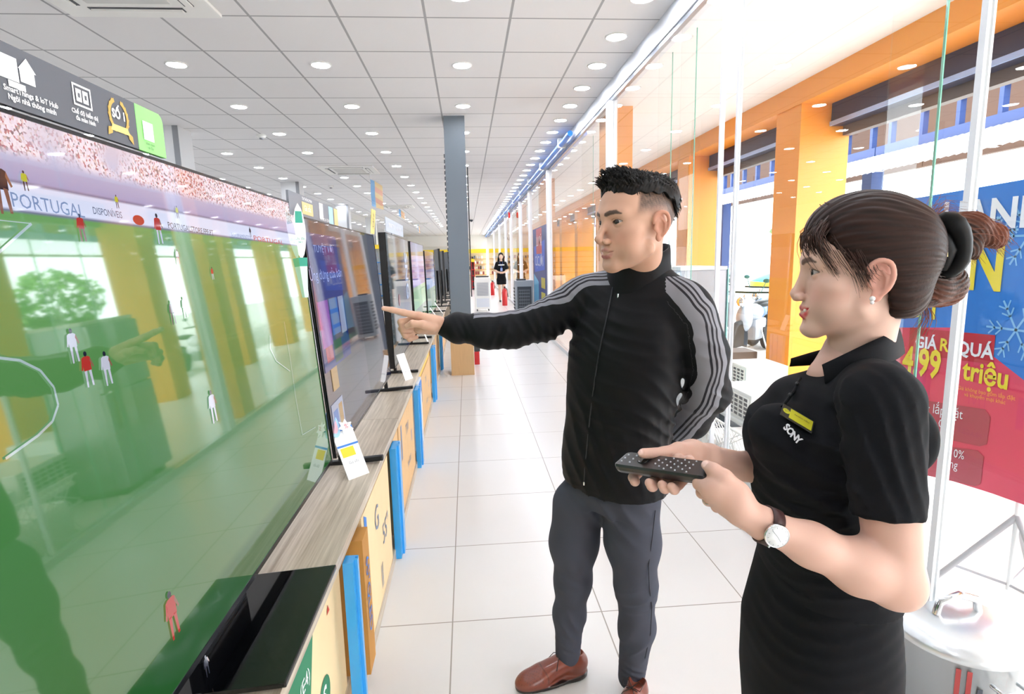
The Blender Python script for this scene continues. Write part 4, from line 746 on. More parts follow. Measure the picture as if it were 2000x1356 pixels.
# ---------------------------------------------------------------- head
def make_head(o, R, sc, neck_to, neck_r, P, h=.0015):
    """o: world point of the head frame origin (between the eyes inside the skull); returns local fields, world verts, colours"""
    loc = lambda w: R.T @ (np.array(w)-o)/sc
    nk = [loc(w) for w in neck_to]; lowz = min(-.15, min(n[2] for n in nk)-.03)
    Fd = Field((-.10, -.125, lowz), (.10, .135, .125), h/sc)
    jw = P.get('jaw', 1); 
    Fd.ell((0, -.006, .026), (.074, .094, .083)).ell((0, .033, .03), (.062, .057, .064), .02).ell((0, .040, -.03), (.060*P.get('fw', 1), .046, .062), .02)
    Fd.ell((0, .036, -.066), (.047*jw, .044, .042), .02)
    for s_ in (-1, 1):
        Fd.cone((s_*.046*jw, .008, -.064), (s_*.012, .070, -.098), .018, .014, .02); Fd.ell((s_*.047, .050, -.024), (.020, .020, .015), .02); Fd.ell((s_*.036*jw, .054, -.052), (.022, .022, .026), .02)
        Fd.cone((s_*.012, .085, .020), (s_*.044, .071, .020), .009*P.get('brow', 1), .008, .018)
    Fd.ell((0, .076, -.099), (.019, .015*P.get('chin', 1), .014), .018); Fd.ell((0, .070, -.066), (.027, .023, .023), .015)
    for s_ in (-1, 1): Fd.ell((s_*.031, .095, .0), (.019, .015, .0125), .012, 'sub')
    # nose
    nl = P.get('nose', 1); Fd.cone((0, .086, .010), (0, .086+.020*nl, -.032), .0062, .0080, .012).ell((0, .088+.020*nl, -.037), (.0098, .0100, .0092), .006)
    for s_ in (-1, 1): Fd.ell((s_*.0120*P.get('nw', 1), .0965, -.0425), (.0075, .0100, .0072), .005)
    Fd.ell((0, .100, -.046), (.0055, .008, .005), .004)
    for s_ in (-1, 1): Fd.ell((s_*.0065, .1015, -.0505), (.0036, .0058, .0035), .002, 'sub')
    # mouth
    mw = P.get('mw', .025); sm = P.get('smile', .003); up = P.get('lipy', .0955); gap = P.get('gap', 0)
    U = [(-mw, .078, -.0670+sm), (-mw*.45, .0895, -.0632), (0, up, -.0618), (mw*.45, .0895, -.0632), (mw, .078, -.0670+sm)]; Lw = [(-mw, .078, -.0676+sm), (-mw*.5, .0885, -.0735-gap), (0, up-.002, -.0752-gap), (mw*.5, .0885, -.0735-gap), (mw, .078, -.0676+sm)]
    lr = P.get('lr', .92); rU, rL = [q*lr for q in (.0022, .0042, .0048, .0042, .0022)], [q*lr for q in (.0022, .0052, .0062, .0052, .0022)]
    Fd.chain(U, rU, .004).chain(Lw, rL, .004)
    M_ = [(-mw*.95, .082, -.0673+sm), (-mw*.5, .093, -.0682-gap*.5), (0, .100, -.0684-gap*.5), (mw*.5, .093, -.0682-gap*.5), (mw*.95, .082, -.0673+sm)]
    Fd.chain(M_, [.0009, .0012+gap*.5, .0016+gap*.6, .0012+gap*.5, .0009], .0015, 'sub')
    Fd.ell((0, .100, -.0875), (.016, .009, .006), .012, 'sub')
    # lids
    ey = P.get('eye', .0052)
    for s_ in (-1, 1):
        c = np.array((s_*.031, .0712, .001)); S, X, Y, Z = Fd.sl(c-.03, c+.03); d = np.sqrt((X-c[0])**2+(Y-c[1])**2+(Z-c[2])**2)-.0142
        xx = (X-c[0])/.0150; op = np.abs(Z-c[2]-.0004-(X-c[0])*s_*.10)-ey*np.maximum(1-xx*xx, -.5); op = np.maximum(op, c[1]-Y+.0*Z); d = np.maximum(d, -op); Fd.op(S, d.astype(F32), .0022, 'add')
        # hollow behind the opening so that the eyeball shows
        e2 = np.maximum(np.sqrt((X-c[0])**2+(Y-c[1])**2+(Z-c[2])**2)-.0150, op+.0002); Fd.op(S, np.maximum(e2, -(np.sqrt((X-c[0])**2+(Y-c[1])**2+(Z-c[2])**2)-.0112)).astype(F32), 0, 'sub')
    # ears
    for s_ in (-1, 1):
        A = lambda y, z, q=0: (s_*(.0745+.010*(-y)/.02*.5+q), y-.004, z-.012)
        Fd.ell(A(-.006, .002), (.0045, .0165, .027), .006); ring = [A(.012, .006, .001), A(.010, .022, .004), A(-.002, .031, .006), A(-.016, .026, .008), A(-.021, .008, .008), A(-.017, -.010, .006), A(-.008, -.022, .004)]
        Fd.chain(spline(ring, 19), list(np.interp(np.linspace(0, 6, 19), range(7), [.0030, .0036, .0038, .0038, .0036, .0034, .0040])), .003); Fd.ell(A(-.001, -.027, .001), (.0055, .0088, .0090), .005); Fd.ell(A(.009, -.006, .003), (.0032, .004, .006), .004)
        Fd.chain([A(-.012, -.012, .005), A(-.013, .006, .006), A(-.004, .018, .004)], [.0028, .003, .0022], .003); Fd.ell(A(-.001, -.003, .008), (.006, .0075, .011), .003, 'sub')
    Fd.cone(nk[0], nk[1], neck_r[0]/sc, neck_r[1]/sc, .016)
    if P.get('adam'): Fd.ell(nk[0]*.45+nk[1]*.55+np.array((0, neck_r[0]*.9, 0)), (.010, .010, .014), .012)
    V, Q = Fd.extract(); V = smooth_verts(V, Q, 2, .4)
    skin = L3(P['skin']); col = np.tile(skin, (len(V), 1)); col *= (1+.03*vnoise(V, 60, 2))[:, None]
    # pigments, plus painted shade for the upper lid fold
    blush = np.exp(-(((np.abs(V[:, 0])-.045)/.02)**2+((V[:, 2]+.035)/.02)**2))*(V[:, 1] > .03); col = mixc(col, L3(P['blush']), blush*.35)
    earm = ss(.070, .078, np.abs(V[:, 0]))*(np.abs(V[:, 2]+.01) < .045); col = mixc(col, L3(P['blush']), earm*.5)
    dU, _ = seg_dist(V, U, rU); dL, _ = seg_dist(V, Lw, rL); dl = np.minimum(dU, dL); col = mixc(col, L3(P['lips']), (1-ss(.0000, .0022, dl))*(V[:, 1] > .074))
    for s_ in (-1, 1):
        c = np.array((s_*.031, .0712, .001)); x = V[:, 0]-c[0]; op = np.abs(V[:, 2]-c[2]-.0004-x*s_*.10)-ey*np.maximum(1-(x/.0150)**2, -.5); near = (np.linalg.norm(V-c, axis=1) < .0175) & (V[:, 1] > c[1]+.002)
        col = mixc(col, L3('2A1A16'), (1-ss(.0004, P.get('liner', .0014), op))*near*np.where(V[:, 2] > c[2], 1, P.get('lowliner', .5)))
        B = [(s_*.013, .090, .0185), (s_*.024, .0875, .0225), (s_*.037, .079, .0238), (s_*.049, .064, .0195)]; d, t = seg_dist(V*np.array((1, 0, 1)), [(b[0], 0, b[2]) for b in B], [P.get('bt', .0030), P.get('bt', .0030)*1.15, P.get('bt', .0030), .0008]); d = d+(V[:, 1] < .045)*1.
        dcr, _ = seg_dist(V*np.array((1, 0, 1)), [(c[0]-.0125, 0, c[2]+.0045), (c[0]-.004, 0, c[2]+.0088), (c[0]+.006, 0, c[2]+.0086), (c[0]+.0135, 0, c[2]+.0050)]); col = mixc(col, L3('7A5244'), (1-ss(.0002, .0011, dcr))*(V[:, 1] > .06)*.55)  # lid fold is not modelled: its shade is a brown line in the colour
        col = mixc(col, L3(P['browc']), (1-ss(-.0006, .0022, d+.0006*vnoise(V, 900, 5)))*.9)
    return Fd, V, Q, col
def to_world(V, o, R, sc): return (V*sc) @ R.T+o
def eyeball(o, R, sc, s_, look=(0, 0), parent=None):
    g = MB(); n = 28; r = .0125; vs = []; cols = []
    lk = np.array((look[0], 1, look[1])); lk /= np.linalg.norm(lk); a = np.cross(lk, (0, 0, 1)); a /= np.linalg.norm(a); b = np.cross(a, lk)
    c = np.array((s_*.031, .0712, .001))
    for i in range(n+1):
        th = PI*(i/n)**1.25
        for k in range(32):
            ph = 2*PI*k/32; rr = r*(1+.06*math.exp(-(th/.42)**4)); p = c+rr*(lk*math.cos(th)+(a*math.cos(ph)+b*math.sin(ph))*math.sin(th)); vs.append(p)
            cols.append(L3('060405') if th < .16 else L3('24140E') if th < .52 else L3('160E0C') if th < .57 else L3('A8A09B'))
    Q = np.array([[i*32+k, (i+1)*32+k, (i+1)*32+(k+1) % 32, i*32+(k+1) % 32] for i in range(n) for k in range(32)])
    return np_mesh('eyeball', to_world(np.array(vs), o, R, sc), Q, vcol('eye_surface', .15, .4, coat=.1), np.array(cols), parent)
def merge(parts):
    V = []; Q = []; Cc = []; n = 0
    for v, q, c in parts: V.append(v); Q.append(q+n); Cc.append(c); n += len(v)
    return np.concatenate(V), np.concatenate(Q), np.concatenate(Cc)
def strands(parts, name, mats, parent, seg=5):
    g = MB()
    for pts, r, mi in parts: g.tube(pts, r, seg, mi, cap=False)
    return g.build(name, mats, parent)
def spline(P, n):
    """Catmull-Rom through points"""
    P = [np.array(p, float) for p in P]; P = [2*P[0]-P[1]]+P+[2*P[-1]-P[-2]]; out = []; m = len(P)-3
    for i in range(n):
        u = i/(n-1)*m; k = min(int(u), m-1); t = u-k; a, b, c, d = P[k:k+4]; out.append(.5*((2*b)+(c-a)*t+(2*a-5*b+4*c-d)*t*t+(3*b-3*c+d-a)*t**3))
    return out
M_skin = vcol('skin', .48, .4, sss=.12); M_hairm = vcol('hair_mass', .5, .2); M_cloth = vcol('woven_cloth', .82, .2, sheen=.0, bump=.05, bs=900); M_leather = vcol('leather', .28, .5, coat=.25)
M_hb = mat('hair_black', '0C0A09', .5, spec=.3); M_hbr = mat('hair_brown', '3A2018', .38, spec=.5); M_hrd = mat('hair_auburn', '7A3E26', .4, spec=.5)
# ---------------------------------------------------------------- THE MAN
man = thing('person', 'man in a black track jacket with grey striped sleeves pointing at the televisions', 'person', (.43, 1.66, 0))
def rel(o, root): o.location = tuple(-v for v in root.location); return o
mo = Kp(1243, 434, 1.45); mR = frame_of(math.radians(201), math.radians(-2), math.radians(1)); msc = 1.06
PM = dict(skin='CBA088', blush='C47E68', lips='C07A74', browc='2A1E1A', bt=.0038, brow=1.2, nw=1.15, mw=.0265, smile=.003, gap=.0034, lipy=.0915, nose=1.10, lr=.76, liner=.0010, lowliner=.3, eye=.0050, jaw=1.08, adam=False, fw=1.02)
nb = [mo+mR @ np.array((0, -.018, -.05))*msc, Kp(1252, 552, 1.53)]
Fd, V, Q, col = make_head(mo, mR, msc, nb, (.051, .055), PM)
# short faded hair at the sides and a trace of stubble, as pigment on the skin
ax_ = np.abs(V[:, 0]); hl = .030-.010*ss(.0, -.06, V[:, 1])+.004*vnoise(V, 120, 4)
side = ss(hl-.026, hl+.016, V[:, 2]-.55*np.maximum(-.03-V[:, 1], 0)*-1)*(ss(.052, .040, V[:, 1]+.25*(V[:, 2]-.03))); back = ss(-.03, -.075, V[:, 1])*ss(-.075, -.02, V[:, 2])
fd_ = np.clip(side+back, 0, 1)*(1-((ax_ > .078) & (np.abs(V[:, 2]+.012) < .036) & (V[:, 1] > -.03)))
col = mixc(col, L3('1A1614'), np.clip(fd_*(.82+.1*vnoise(V, 700, 8)), 0, .95))
stb = np.exp(-((V[:, 2]+.080)/.02)**2)*ss(.0, .04, V[:, 1])*.16; col = mixc(col, L3('5A463C'), stb)
Vw = to_world(V, mo, mR, msc)
# pointing right hand (one field with the wrist)
Fh = Field(np.array(Kp(880, 670, 1.70))-(.26, .09, .05), np.array(Kp(880, 600, 1.80))+(.03, .05, .06), .0016)
wr = Kp(884, 637, 1.765); kn = dict(i=Kp(818, 617, 1.735), m=Kp(813, 624, 1.755), r=Kp(812, 634, 1.77), p=Kp(816, 645, 1.78))
Fh.cone(wr, Kp(855, 636, 1.76), .027, .024, .01)
for q, w0 in (('i', (856, 627, 1.745)), ('m', (856, 632, 1.757)), ('r', (856, 638, 1.768)), ('p', (856, 644, 1.775))): Fh.cone(Kp(*w0), kn[q], .0165, .0128, .012)
Fh.cone(Kp(840, 632, 1.745), Kp(822, 640, 1.76), .020, .018, .014)
Fh.chain([kn['i'], Kp(789, 611, 1.728), Kp(766, 605.5, 1.722), Kp(749.5, 602.5, 1.718)], [.0118, .0102, .0088, .0072], .004)
Fh.chain([kn['m'], Kp(783, 629, 1.742), Kp(787, 645, 1.752), Kp(802, 646, 1.762)], [.0120, .0104, .0090, .0078], .003)
Fh.chain([kn['r'], Kp(784, 642, 1.757), Kp(791, 656, 1.765), Kp(806, 653, 1.775)], [.0115, .0100, .0088, .0076], .003)
Fh.chain([kn['p'], Kp(790, 653, 1.772), Kp(800, 663, 1.778), Kp(813, 659, 1.785)], [.0105, .0090, .0080, .0070], .003)
Fh.chain([Kp(846, 640, 1.735), Kp(824, 634, 1.716), Kp(806, 632, 1.712), Kp(795, 637, 1.718)], [.0165, .0125, .0105, .0085], .005)
V2, Q2 = Fh.extract(); V2 = smooth_verts(V2, Q2, 1, .3); c2 = np.tile(L3('D3A890'), (len(V2), 1))*(1+.03*vnoise(V2, 90, 3))[:, None]
tipi = Kp(748.5, 600.5, 1.716); nd = np.linalg.norm((V2-tipi)*np.array([.9, 1.2, 1]), axis=1); c2 = mixc(c2, L3('E2B8A6'), (1-ss(.005, .0065, nd))); kd, _ = seg_dist(V2, [kn['i'], kn['m'], kn['r'], kn['p']]); c2 = mixc(c2, L3('B47A66'), (1-ss(.008, .02, kd))*.35)
# left hand behind the back, ankles
hb = Kp(1262, 872, 1.80); Fb = Field(hb-.10, hb+.12, .0035); Fb.cone(hb+(.06, -.02, .0), hb, .027, .03, .01)
for k in range(4): Fb.chain([hb+(-.02, .0, .03-.02*k), hb+(-.06, .01, .035-.022*k), hb+(-.085, .0, .03-.022*k)], [.012, .010, .008], .006)
Fb.chain([hb+(.01, .0, .03), hb+(-.02, -.01, .055), hb+(-.045, -.01, .06)], [.014, .011, .008], .006); V3, Q3 = Fb.extract(); c3 = np.tile(L3('D3A890'), (len(V3), 1))
parts = [(Vw, Q, col), (V2, Q2, c2), (V3, Q3, c3)]
for a_, b_ in ((Kp(1112, 1250, 1.735), Kp(1118, 1298, 1.745)), (Kp(1236, 1290, 1.64), Kp(1240, 1352, 1.645))):
    Fa = Field(np.minimum(a_, b_)-.07, np.maximum(a_, b_)+.07, .004); Fa.cone(a_, b_, .036, .032, 0); v, q = Fa.extract(); parts.append((v, q, np.tile(L3('C08C72'), (len(v), 1))))
Vb, Qb, Cb = merge(parts); rel(np_mesh('body', Vb, Qb, M_skin, Cb, man), man)
for s_ in (-1, 1): rel(eyeball(mo, mR, msc, s_, (-.18, -.02), man), man)
g = MB()
for k in range(-3, 4): p = to_world(np.array([[.0052*k, .0852-.00020*k*k, -.0660]]), mo, mR, msc)[0]; g.ball(p, (.0028, .0028, .0034), 0, 10, 6)
rel(g.build('teeth', mat('teeth', 'EFE9E2', .25), man), man)
Fhh = Field((-.10, -.13, -.01), (.10, .12, .15), .0017)
Fhh.ell((0, -.008, .042), (.0768, .1005, .075)).ell((0, .040, .090), (.054, .044, .031), .02).ell((.0, .058, .096), (.050, .028, .022), .015).ell((0, -.05, .05), (.068, .056, .055), .02)
S, X, Y, Z = Fhh.sl((-1, -1, -1), (1, 1, 1)); cut = np.maximum(.058+.10*np.maximum(Y-.0, 0)-.85*np.maximum(-Y-.03, 0)+.004*np.sin(X*160)+.003*np.sin(Y*210)-Z, Y-.080+0*X)  # bottom boundary
Fhh.D = np.maximum(Fhh.D, cut.astype(F32)); Fhh.D = np.maximum(Fhh.D, (np.abs(X)-.0775-.0*Z).astype(F32)+0*Fhh.D)
P3 = (np.sin(X*260+4*np.sin(Y*60)+Z*120)*np.sin(Y*150+3*np.sin(X*90)-Z*200)+.6*np.sin(X*520+Y*300+Z*90)*np.sin(Y*430-X*110+5*np.sin(Z*80))); Fhh.D = Fhh.D+(.0026*P3*ss(.05, .09, Z+0*X+0*Y)).astype(F32)
Vh, Qh = Fhh.extract(); Vh = smooth_verts(Vh, Qh, 1, .2); hc = L3('0E0B0A')*(1+.5*np.clip(vnoise(Vh, 500, 9), -1, 1))[:, None]
Vh2 = to_world(Vh, mo, mR, msc); rs = np.random.RandomState(5); st = []; tops = np.where(Vh[:, 2] > .085)[0]; tf = tops[Vh[tops, 1] > .02]
for i in list(rs.choice(tops, 420))+list(rs.choice(tf, 380)):
    p = Vh[i]-np.array((0, 0, .004)); n = p/np.linalg.norm(p); sw = np.array((rs.normal()*.25, .75+.3*rs.normal() if p[1] > .03 else -.2+.5*rs.normal(), .35)); L_ = rs.uniform(.010, .022) if p[1] > .03 else rs.uniform(.007, .014)
    st.append(([to_world(q[None], mo, mR, msc)[0] for q in (p, p+(n*.6+sw*.4)*L_*.5, p+(n*.45+sw*.6)*L_*.85+np.array((0, 0, .001)), p+(n*.3+sw*.7)*L_+np.array((0, 0, -.002)))], [.0013, .0011, .0008, .0003], 0))
for i in rs.choice(np.where((Vh[:, 2] < .075) & (Vh[:, 1] < .06))[0], 260):
    p = Vh[i]; n = p*np.array((1, 1, 0)); n /= np.linalg.norm(n)+1e-9; st.append(([to_world(q[None], mo, mR, msc)[0] for q in (p-n*.001, p+n*.001+(0, -.001, -.006), p+n*.0004+(0, -.003, -.011))], [.0011, .0009, .0003], 0))
hair = rel(np_mesh('hair', Vh2, Qh, M_hairm, hc, man), man); hs = strands(st, 'hair_strands', M_hb, hair)
# jacket
JL, RA, AX = math.radians(214), [Kp(1128, 586, 1.645), Kp(1062, 628, 1.67), Kp(1000, 645, 1.70), Kp(940, 644, 1.725), Kp(892, 640, 1.755), Kp(876, 641, 1.762)], math.radians(-56)
LA = [Kp(1350, 612, 1.44), Kp(1378, 690, 1.44), Kp(1380, 765, 1.50), Kp(1350, 822, 1.62), Kp(1290, 862, 1.76)]
J = Field((-.16, 1.22, .62), (.80, 1.95, 1.46), .0045)
J.sweep([(K_[2], K_[0], K_[1], a, b) for K_, a, b in ((Kp(1199, 945, 1.60), .170, .124), (Kp(1199, 925, 1.60), .175, .128), (Kp(1197, 890, 1.60), .172, .126), (Kp(1206, 820, 1.585), .172, .122), (Kp(1214, 740, 1.575), .178, .126), (Kp(1220, 680, 1.565), .180, .126), (Kp(1228, 620, 1.555), .165, .112), (Kp(1238, 575, 1.55), .130, .092), (Kp(1248, 548, 1.54), .086, .078), (Kp(1252, 532, 1.535), .07, .07))], AX, 0)
nbk = Kp(1250, 560, 1.545); J.cone(nbk, Kp(1150, 572, 1.63), .062, .056, .04); J.cone(nbk, Kp(1335, 590, 1.45), .064, .060, .04)
J.chain(RA, [.062, .059, .055, .048, .044, .030], .02); J.ell(Kp(958, 652, 1.715), (.05, .045, .046), .03); J.ell(Kp(893, 643, 1.75), (.034, .040, .044), .015); J.cone(Kp(879, 640, 1.76), Kp(868, 639, 1.765), .031, .030, .006)
J.chain(LA, [.064, .058, .060, .053, .044], .02); J.ell(Kp(1398, 768, 1.50), (.040, .045, .05), .02)
# creases
up = (0, 0, 1)
J.fold(Kp(1060, 640, 1.66), .08, (.9, 0, .5), .055, .0045, .4, .5).fold(Kp(985, 655, 1.69), (.06, .06, .05), (1, 0, -.3), .06, .004, 0, .5).fold(Kp(920, 645, 1.73), .045, (1, 0, .5), .04, .0032, 1, .4).fold(Kp(880, 642, 1.76), .03, (0, .6, .8), .012, .0016, 0, .2)
J.fold(Kp(1130, 640, 1.58), .10, (.8, 0, .7), .06, .004, .9, .5).fold(Kp(1270, 790, 1.50), (.16, .1, .13), (.55, 0, 1), .085, .0055, 0, .6).fold(Kp(1150, 880, 1.52), (.12, .12, .16), (1, 0, .35), .07, .004, 1.3, .5).fold(Kp(1300, 880, 1.50), (.08, .1, .14), (1, 0, .15), .07, .003, .3, .4)
J.fold(Kp(1392, 770, 1.46), (.06, .06, .07), (.3, .2, 1), .055, .003, 0, .4).fold(Kp(1385, 660, 1.38), (.05, .05, .08), (.3, 0, 1), .08, .0022, .5, .3).fold(Kp(1190, 640, 1.45), (.12, .08, .10), (.3, 0, 1), .07, .0022, .5, .5).fold(Kp(1205, 955, 1.60), (.19, .15, .05), up, .045, .003, 1.2, .3)
JV, JQ = J.extract(); JV = smooth_verts(JV, JQ, 1, .35)
me_n = np.zeros_like(JV); fn = np.cross(JV[JQ[:, 2]]-JV[JQ[:, 0]], JV[JQ[:, 3]]-JV[JQ[:, 1]])
for k in range(4):
    for q in range(3): me_n[:, q] += np.bincount(JQ[:, k], fn[:, q], len(JV))
me_n /= np.linalg.norm(me_n, axis=1)[:, None]+1e-9
def proj_all(P): d = P-np.array((0, 0, HC)); z = d @ _f; return 1000+FPX*(d @ _r)/z, 678-FPX*(d @ _u)/z, z
px_, py_, pz_ = proj_all(JV)
def hit(x, y, tol=5):
    m = np.where((np.abs(px_-x) < tol) & (np.abs(py_-y) < tol))[0]
    if len(m) == 0: return hit(x, y, tol*1.8)
    return JV[m[np.argmin(pz_[m])]]
def stripes(path, lo, hi, side=1):
    P = [hit(*p) if len(p) == 2 else np.array(p) for p in path]; P = spline(P, 40); best = np.full(len(JV), 9.); S_ = np.zeros(len(JV))
    for i in range(len(P)-1):
        ba = P[i+1]-P[i]; T = ba/np.linalg.norm(ba); t = np.clip((JV-P[i]) @ ba/(ba @ ba), 0, 1); q = P[i]+t[:, None]*ba; d = np.linalg.norm(JV-q, axis=1); m = d < best
        best[m] = d[m]; sd = np.cross(T, me_n[m]); sd /= np.linalg.norm(sd, axis=1)[:, None]+1e-9; S_[m] = np.sum((JV[m]-q[m])*sd, 1)
    return S_*side, best
jc = np.tile(L3('0D0E12'), (len(JV), 1))
att_s = np.full(len(JV), 9.)
s1, b1 = stripes([(1322, 549), (1352, 571), (1371, 589), (1386, 618), (1396, 655), (1402, 700), (1404, 735), (1393, 766), (1373, 800), (1343, 834), (1325, 852)], 0, 0)
sgn = np.sign(np.mean(s1[(px_ < 1375) & (px_ > 1355) & (np.abs(py_-640) < 12) & (pz_ < 1.55)])) if True else 1
s1 = s1*(-sgn)   # positive = outer side

s2, b2 = stripes([(1235, 531), (1195, 533), (1150, 538), (1118, 552), (1096, 574), (1066, 590), (1030, 600), (985, 609), (945, 613)], 0, 0)
sg2 = np.sign(np.mean(s2[(np.abs(px_-1105) < 10) & (np.abs(py_-600) < 10) & (pz_ < 1.8)])); s2 = s2*(-sg2)   # negative = lower/front side
s2 = s2+.002+.024*(1-ss(1060, 1125, px_))
use2 = b2 < b1; sS = np.where(use2, s2, s1); bS = np.where(use2, b2, b1); lo_, hi_ = np.where(use2, -.030, -.044), np.where(use2, .034, .030)
pan = ss(lo_-.0015, lo_+.0015, sS)*(1-ss(hi_-.0015, hi_+.0015, sS))*(bS < np.where(use2, .07, .06))
inside_arm = np.where(use2, (px_ > 925) & (px_ < 1212), (py_ > 540) & (px_ > 1300)); pan = pan*inside_arm
jatt = [np.where(bS < np.where(use2, .07, .06), sS, 1.), lo_*1., inside_arm*1.]
jacket = np_mesh('track_jacket', JV, JQ, mat('jacket_cloth', '0D0E12', .62, spec=.22, sheen=.0, bump=.04, bscale=700), None, man)
a = jacket.data.attributes.new('stripe', 'FLOAT_VECTOR', 'POINT'); a.data.foreach_set('vector', np.stack(jatt, 1).astype(F32).ravel())
rel(jacket, man)
m = MATS['jacket_cloth']; nt, N, L = nodes(m); at = N.new('ShaderNodeAttribute'); at.attribute_name = 'stripe'; sp = N.new('ShaderNodeSeparateXYZ'); L(at.outputs['Vector'], sp.inputs[0])
def mth(op, a, b=None, c=None):
    n = N.new('ShaderNodeMath'); n.operation = op
    for i, v in enumerate((a, b, c)):
        if v is None: continue
        if isinstance(v, (int, float)): n.inputs[i].default_value = v
        else: L(v, n.inputs[i])
    return n.outputs[0]
xs = sp.outputs['X']; pan_ = mth('MULTIPLY', mth('MULTIPLY', mth('GREATER_THAN', xs, sp.outputs['Y']), mth('LESS_THAN', xs, .030)), mth('GREATER_THAN', sp.outputs['Z'], .5))
pp_ = mth('ABSOLUTE', xs); st_ = mth('LESS_THAN', mth('ABSOLUTE', mth('SUBTRACT', mth('PINGPONG', mth('ADD', xs, .0065+.013*20), .0065), .0065)), .0030); st_ = mth('MULTIPLY', st_, mth('LESS_THAN', pp_, .0175))
mx1 = N.new('ShaderNodeMix'); mx1.data_type = 'RGBA'; L(st_, mx1.inputs[0]); mx1.inputs[6].default_value = lin('8A8A92'); mx1.inputs[7].default_value = lin('26242A')
mx2 = N.new('ShaderNodeMix'); mx2.data_type = 'RGBA'; L(pan_, mx2.inputs[0]); mx2.inputs[6].default_value = lin('0D0E12'); L(mx1.outputs[2], mx2.inputs[7]); L(mx2.outputs[2], N['Principled BSDF'].inputs['Base Color'])
# stand collar with zip
cb = Kp(1251, 549, 1.535); f2 = np.array((math.cos(JL), math.sin(JL), 0)); l2 = np.array((-f2[1], f2[0], 0)); g = MB(); n = 56; rows = []
for j, (dz, sc_, tl) in enumerate(((-.034, 1.13, 0), (.0, 1.15, 0), (.028, 1.17, .006), (.056, 1.15, .011), (.078, 1.13, .014))):
    row = []
    for k in range(n):
        a_ = 2*PI*k/n; fr_ = math.cos(a_); w = .072*sc_; row.append(cb+f2*(math.cos(a_)*w*1.02+.008)+l2*math.sin(a_)*w*1.02+np.array((0, 0, dz-tl*fr_*.9-.012*fr_)))
    rows.append(row)
inner = [[cb+(p-cb)*np.array((.93, .93, 1)) for p in r_] for r_ in rows[::-1]]; allr = rows+inner; vs = [p for r_ in allr for p in r_]
g.add(vs, [[i*n+k, i*n+(k+1) % n, (i+1)*n+(k+1) % n, (i+1)*n+k] for i in range(len(allr)-1) for k in range(n)], 0, True); rel(g.build('collar', MATS['jacket_cloth'], man), man)
g = MB(); zp = spline([hit(1193, 556), hit(1180, 620), hit(1165, 700), hit(1150, 800), hit(1140, 890), hit(1136, 950)], 24); g.tube([Vector(p)+Vector((-.0005, -.0015, 0)) for p in zp], .0016, 6, 0)
zt = Vector(cb+f2*.088+np.array((0, 0, -.03))); g.tube([zt, zt+Vector((0, 0, .05))-Vector(f2)*.006], .0022, 6, 0); g.tube([zt+Vector(f2)*.004, zt+Vector(f2)*.005-Vector((0, 0, .022))], .0028, 6, 1); g.tube([Vector(zp[-1])+Vector((0, -.003, 0)), Vector(zp[-1])+Vector((0, -.003, .01))], .003, 6, 1); rel(g.build('zipper', [mat('zip_dark', '2A2B30', .4), M_chrome], man), man)
# trousers
T = Field((.14, 1.42, .02), (.68, 1.86, .86), .0048)
T.sweep([(K_[2], K_[0], K_[1], a, b) for K_, a, b in ((Kp(1196, 985, 1.60), .120, .09), (Kp(1199, 955, 1.60), .146, .110), (Kp(1199, 900, 1.60), .148, .108))], AX, 0)
T.chain([Kp(1130, 985, 1.66), Kp(1121, 1060, 1.665), Kp(1119, 1135, 1.68), Kp(1112, 1200, 1.70), Kp(1109, 1277, 1.725)], [.082, .073, .0555, .049, .042], .035)
T.chain([Kp(1232, 990, 1.57), Kp(1236, 1060, 1.565), Kp(1242, 1145, 1.57), Kp(1244, 1225, 1.60), Kp(1233, 1322, 1.635)], [.086, .078, .060, .053, .043], .035)
T.fold(Kp(1118, 1135, 1.63), (.05, .05, .04), (.35, 0, 1), .075, .0035, 0, .5).fold(Kp(1115, 1225, 1.66), (.05, .05, .08), (.8, 0, .7), .08, .0035, 1, .6).fold(Kp(1242, 1165, 1.53), (.06, .05, .05), (-.5, 0, 1), .075, .005, 0, .6).fold(Kp(1240, 1250, 1.57), (.05, .05, .08), (-.9, 0, .6), .09, .005, .5, .6).fold(Kp(1110, 1262, 1.69), .035, (.4, 0, 1), .05, .003, 0, .5).fold(Kp(1195, 1010, 1.52), .09, (1, 0, .9), .09, .005, 0, .4).fold(Kp(1235, 1310, 1.60), .035, (.3, 0, 1), .045, .004, 0, .6)
TV, TQ = T.extract(); TV = smooth_verts(TV, TQ, 1, .35); tc_ = np.tile(L3('454853'), (len(TV), 1))*(1+.05*vnoise(TV, 40, 1))[:, None]
rel(np_mesh('trousers', TV, TQ, M_cloth, tc_, man), man)
g = MB(); tpx = proj_all(TV); px_s, py_s, pz_s, JV_s = px_, py_, pz_, JV; px_, py_, pz_ = tpx; JV = TV
g.tube([Vector(hit(x, y))+Vector((.001, -.003, 0)) for x, y in ((1282, 1000), (1276, 1060), (1270, 1110), (1270, 1150), (1276, 1190), (1274, 1240), (1262, 1290))], .0014, 5); rel(g.build('side_seam', mat('seam_dark', '20222A', .8), man), man)
px_, py_, pz_, JV = px_s, py_s, pz_s, JV_s
